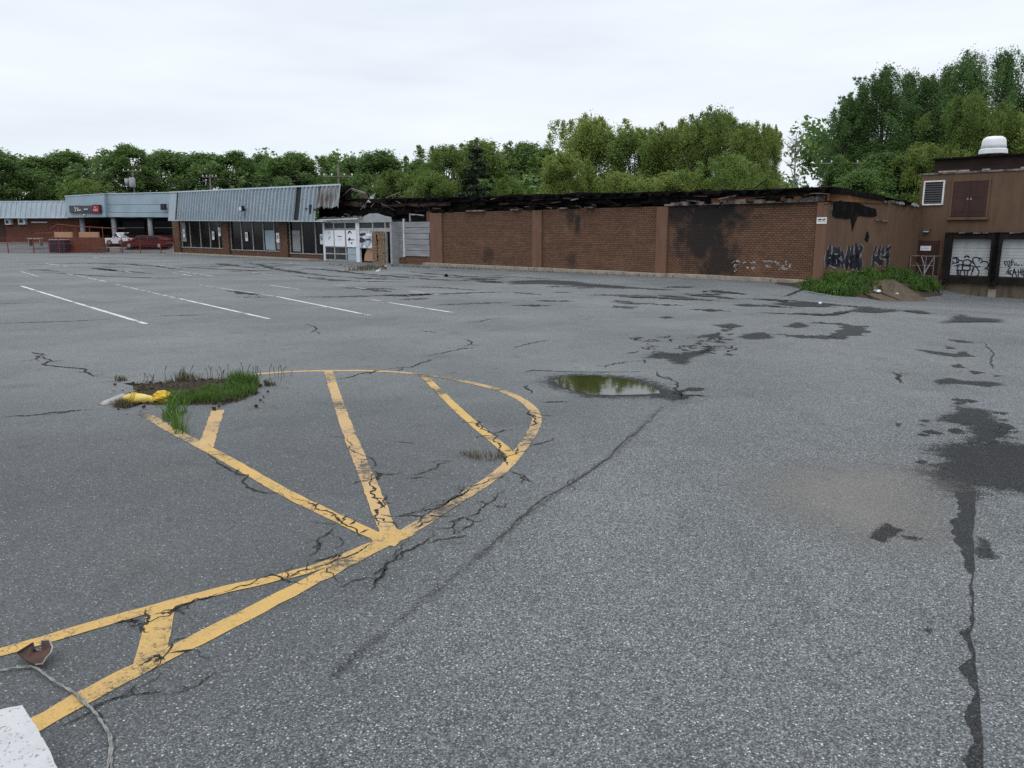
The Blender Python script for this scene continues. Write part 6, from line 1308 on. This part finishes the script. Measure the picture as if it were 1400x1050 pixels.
def blades(name, polys, mat, wid=.008, seed=1):
    """polys: (ground polygon, count, min height, max height, base z)"""
    rr = random.Random(seed); V = []; Fc = []
    for poly, cnt, h0, h1, zb in polys:
        xs_ = [p[0] for p in poly]; ys2 = [p[1] for p in poly]; k = 0; tries = 0
        while k < cnt and tries < cnt * 20:
            tries += 1; x, y = rr.uniform(min(xs_), max(xs_)), rr.uniform(min(ys2), max(ys2))
            if not inside((x, y), poly): continue
            cl = .5 + .5 * math.sin(x * 9.3 + 2 * math.sin(y * 7)) * math.sin(y * 11.1 + x * 4)
            if rr.random() > .12 + .88 * cl: continue
            k += 1; a = rr.uniform(0, 6.28); h = rr.uniform(h0, h1) * (.45 + .75 * cl); l = h * rr.uniform(.15, .8); w = wid * rr.uniform(.6, 1.4); b = rr.uniform(0, 6.28); wx, wy = math.cos(b) * w / 2, math.sin(b) * w / 2; dx_, dy_ = math.cos(a) * l, math.sin(a) * l; n0 = len(V)
            V += [(x - wx, y - wy, zb), (x + wx, y + wy, zb), (x + dx_ * .3 + wx * .8, y + dy_ * .3 + wy * .8, zb + h * .6), (x + dx_ * .3 - wx * .8, y + dy_ * .3 - wy * .8, zb + h * .6), (x + dx_, y + dy_, zb + h)]
            Fc += [(n0, n0 + 1, n0 + 2, n0 + 3), (n0 + 3, n0 + 2, n0 + 4)]
    mb = MB(); mb.v = V; mb.f = Fc; return mb.build(name, mat)
g1 = GP(cw((500, 292), (540, 258), (620, 240), (720, 215), (850, 195), (890, 165), (1000, 165), (1045, 195), (960, 250), (830, 285), (640, 292)))
g2 = GP(cw((485, 480), (480, 300), (590, 295), (600, 480))); g2 = GP([(236, 598), (233, 566), (258, 562), (260, 594)])
tag(blades('grass', [(frac(g1, .2, 2, rng=rm), 3000, .04, .16, .02), (GP(cw((480, 310), (470, 270), (560, 255), (620, 300))), 700, .05, .16, .02), (GP(cw((820, 200), (880, 165), (1030, 170), (1050, 190))), 700, .08, .24, .03)], 'blade', .009, 2), kind='stuff')
o = tag(blades('tall_weed', [(frac(g2, .2, 2, rng=rm), 170, .08, .36, .0)], 'blade', .012, 3), 'tall clump of green weeds growing in the crack below the yellow roll', 'weed')
tag(blades('dry_grass', [(ip, 1900, .015, .075, .01), (frac(GP(cw((510, 160), (560, 130), (640, 135), (670, 165))), .25, 2, rng=rm), 160, .05, .2, .02), (frac(GP(cw((130, 145), (160, 130), (200, 135), (225, 150))), .25, 2, rng=rm), 90, .03, .1, 0), (GP(cw((1080, 180), (1090, 155), (1150, 165), (1160, 180))), 120, .04, .12, 0), (GP(cw((100, 320), (160, 285), (220, 290), (200, 322))), 120, .04, .12, .01), (GP(c7((880, 240), (940, 225), (1100, 235), (1140, 260), (1060, 290), (950, 265))), 220, .02, .07, .01)], 'dry', .008, 5), kind='stuff')
tag(blades('weed_sprouts', [(GP([(470, 371.5), (500, 365), (525, 365), (530, 369)]), 420, .08, .35, .0), (GP([(442, 361), (470, 361), (500, 365), (480, 369)]), 120, .04, .15, .0), (GP([(600, 365.5), (1090, 387.5), (1090, 388.6), (600, 367)]), 420, .04, .16, .0), (GP([(535, 363), (590, 366), (590, 367.5), (535, 364.5)]), 150, .05, .2, 0)], 'dry', .03, 6), kind='stuff')
mb = MB()
for i in range(46):
    px = rm.uniform(190, 400); py = 525 - (px - 190) * .05 + rm.uniform(-6, 6); x, y = G(px, py); h = rm.uniform(.08, .26); mb.tube([(x, y, 0), (x + rm.uniform(-.02, .02), y, h * .6), (x + rm.uniform(-.05, .05), y, h)], [.004, .0035, .006], 4)
tag(mb.build('dry_stems', 'dry'), kind='stuff')
# crumbs of soil and stones
mb = MB()
for i in range(420):
    px, py = rm.uniform(150, 370), rm.uniform(518, 563); g = G(px, py)
    if not inside(g, ip) and rm.random() < .8: continue
    s_ = rm.uniform(.006, .022); mb.hexa([(g[0] + s_ * a * rm.uniform(.6, 1.2), g[1] + s_ * b_ * rm.uniform(.6, 1.2), .03 + s_ * c * rm.uniform(.6, 1.2)) for a, b_, c in ((-1, -1, -1), (1, -1, -1), (1, 1, -1), (-1, 1, -1), (-1, -1, 1), (1, -1, 1), (1, 1, 1), (-1, 1, 1))])
tag(mb.build('gravel_crumbs', 'soil'), kind='stuff')
mb = MB()
for i in range(60):
    px, py = rm.uniform(135, 400), rm.uniform(515, 572); g = G(px, py)
    s_ = rm.uniform(.005, .014); mb.hexa([(g[0] + s_ * a * rm.uniform(.6, 1.2), g[1] + s_ * b_ * rm.uniform(.6, 1.2), .012 + s_ * c * rm.uniform(.6, 1.2)) for a, b_, c in ((-1, -1, -1), (1, -1, -1), (1, 1, -1), (-1, 1, -1), (-1, -1, 1), (1, -1, 1), (1, 1, 1), (-1, 1, 1))])
tag(mb.build('pale_pebbles', 'concrete_pale'), kind='stuff')
o = thing('broken_kerb', 'rough pale concrete kerb stub at the left end of the yellow roll', 'kerb', (*G(152, 552), 0))
a = Vector((*G(137, 553.5), 0)); b_ = Vector((*G(172, 548), 0)); v = b_ - a; o.rotation_euler = (0, 0, math.atan2(v.y, v.x)); o.location = (a + b_) / 2
hl = v.length / 2; MB().hexa([(-hl, -.09, 0), (hl, -.1, 0), (hl, .1, 0), (-hl, .06, 0), (-hl + .03, -.06, .035), (hl, -.08, .10), (hl, .08, .10), (-hl + .05, .04, .04)]).build('stub', 'concrete_pale', o, bevel=.015)
# yellow wrapped roll and crumpled end
a = Vector((*G(170, 551), 0)); b_ = Vector((*G(232, 551), 0)); o = thing('yellow_marker', 'yellow plastic wrapped roll with crumpled bright end lying in the weeds', 'marker', a, math.atan2(b_.y - a.y, b_.x - a.x))
Lr = (b_ - a).length; rb_ = random.Random(9)
mb = MB(); ns, nr = 22, 18
for i in range(ns + 1):
    t = i / ns; R_ = (.05 + .028 * math.sin(math.pi * min(1, .12 + t * .9))) * (1 + .03 * math.sin(t * 40))
    if t < .12: R_ *= .55 + t * 3.7
    for k in range(nr): an = 6.283 * k / nr; w_ = 1 + .07 * math.sin(3 * an + 9 * t) + rb_.uniform(-.03, .03); mb.v.append((t * Lr * .68, math.cos(an) * R_ * w_, .065 + math.sin(an) * R_ * w_ * .95 - .02 * t))
for i in range(ns):
    for k in range(nr): k2 = (k + 1) % nr; mb.f.append((i * nr + k, i * nr + k2, (i + 1) * nr + k2, (i + 1) * nr + k))
mb.f.append(tuple(range(nr - 1, -1, -1))); mb.f.append(tuple(ns * nr + k for k in range(nr))); mb.build('roll', 'yellow_roll', o, smooth=True)
for t in (.20, .245, .27): MB().lathe([(.079, -.004), (.083, 0), (.079, .004)], (0, 0, 0), 18).build('tape_band', 'yellow_bag', o) if False else MB().tube([(t * Lr, math.cos(6.283 * i / 18) * .082, .063 + math.sin(6.283 * i / 18) * .079) for i in range(19)], .005, 5).build('tape_band', 'yellow_bag', o)
mb = MB(); n1, n2 = 14, 20
for i in range(n1 + 1):
    th = math.pi * i / n1
    for k in range(n2):
        an = 6.283 * k / n2; q = 1 + .16 * math.sin(5 * an + 3 * th) * math.sin(th) + rb_.uniform(-.10, .10); rr = .088 * q
        mb.v.append((Lr * .83 - math.cos(th) * rr * 1.25 * (1.25 if th > 1.57 else 1), math.sin(th) * math.cos(an) * rr, .082 + math.sin(th) * math.sin(an) * rr * .95))
for i in range(n1):
    for k in range(n2): k2 = (k + 1) % n2; mb.f.append((i * n2 + k, (i + 1) * n2 + k, (i + 1) * n2 + k2, i * n2 + k2))
mb.build('crumpled_end', 'yellow_bag', o)

# ------------------------------------------------------------------ foreground: painted block, cable, rusty scrap
top = [G(x, y, .22) for x, y in ((-30, 976), (30, 964), (48, 990), (66, 1022), (82, 1056), (95, 1090), (-60, 1120))]
o = thing('painted_block', 'chipped white painted concrete block in the near corner', 'block', (top[1][0], top[1][1], 0)); n = len(top)
tp = frac([(x - top[1][0], y - top[1][1]) for x, y in top], .035, 3, rng=rm); n = len(tp); mb = MB(); mb.v = [(x, y, 0) for x, y in tp] + [(x, y, .22) for x, y in tp]
ccx, ccy = sum(p[0] for p in tp) / n, sum(p[1] for p in tp) / n
area = sum(tp[i - 1][0] * tp[i][1] - tp[i][0] * tp[i - 1][1] for i in range(n))
if area < 0: mb.v = [(x, y, 0) for x, y in tp[::-1]] + [(x, y, .22) for x, y in tp[::-1]]
mb.f = [tuple(range(n - 1, -1, -1)), tuple(range(n, 2 * n))] + [(i, (i + 1) % n, n + (i + 1) % n, n + i) for i in range(n)]; mb.build('block', 'kerb_white', o)
def gline(pp, z=.02): return [Vector((*G(x, y), z)) for x, y in pp]
def twisted(paths, name, label, cat, rad):
    o = thing(name, label, cat, (0, 0, 0))
    for pp, mt in paths:
        p = resample(smooth(GP(pp), 3), .006)
        for ph in (0, 3.1416):
            q = []
            for i, (x, y) in enumerate(p):
                d = Vector(p[min(i + 1, len(p) - 1)]) - Vector(p[max(i - 1, 0)]); d.normalize(); k = rad * .8 * math.cos(i * .28 + ph); q.append((x - d.y * k + rm.uniform(-.0006, .0006), y + d.x * k, rad + .010 + rad * .8 * math.sin(i * .28 + ph)))
            MB().tube(q, rad, 6).build('strand', mt, o, smooth=True)
    return o
twisted([(cb((-60, 456), (20, 455), (100, 440), (195, 432), (230, 440), (280, 480), (350, 530), (430, 575), (480, 605), (540, 660), (590, 710), (630, 770), (670, 830), (690, 890), (690, 960), (675, 1060), (670, 1100)), 'cable'), (cb((470, 600), (520, 655), (580, 700), (635, 780), (690, 850), (705, 920), (695, 1000), (700, 1100)), 'cable')], 'loose_cable', 'frayed grey cable lying across the yellow lines', 'cable', .0042)
sc = thing('rusty_scrap', 'curled rusty metal scrap lying on the grey cable', 'scrap', (*G(52, 908), .03))
sp_ = [(cx0, cy0) for cx0, cy0 in cb((115, 372), (215, 355), (220, 372), (265, 372), (268, 348), (320, 350), (338, 380), (325, 405), (290, 420), (270, 442), (225, 435), (170, 415))]
b0 = sc.location; pts = [G(*q) for q in sp_]; mb = MB(); n = len(pts); hz = [.02, .06, .035, .03, .07, .075, .06, .05, .03, .02, .01, .015]
mb.v = [(x - b0.x, y - b0.y, h - .02) for (x, y), h in zip(pts, hz)] + [(x - b0.x, y - b0.y, h - .012) for (x, y), h in zip(pts, hz)]
mb.f = [tuple(range(n)), tuple(range(2 * n - 1, n - 1, -1))] + [((i + 1) % n, i, n + i, n + (i + 1) % n) for i in range(n)]; ob = mb.build('sheet', 'rust_dark', sc)
bm_ = bmesh.new(); bm_.from_mesh(ob.data); bmesh.ops.recalc_face_normals(bm_, faces=bm_.faces[:]); bm_.to_mesh(ob.data); bm_.free()
MB().tube([(x - b0.x, y - b0.y, h - .012) for (x, y), h in list(zip(pts, hz))[4:11]], .004, 6).build('pale_edge', 'concrete_pale', sc); MB().tube([(x - b0.x, y - b0.y, h - .012) for (x, y), h in list(zip(pts, hz))[0:3]], .007, 6).build('dark_edge', 'black_gap', sc)
o = thing('black_pebble', 'small black stone on the asphalt before the brick wall', 'stone', (*G(610, 378.5), .0)); MB().lathe([(.04, 0), (.1, .04), (.1, .1), (.04, .15)], (0, 0, 0), 9).build('stone', 'char', o, smooth=True)
o = thing('white_cup', 'tiny white litter on the damp asphalt before the weedy bank', 'litter', (*G(1121, 417.5), gz(*G(1121, 417.5)) + .03)); MB().lathe([(.03, 0), (.05, .02), (.055, .07), (.04, .08)], (0, 0, 0), 10).build('cup', 'paper', o)
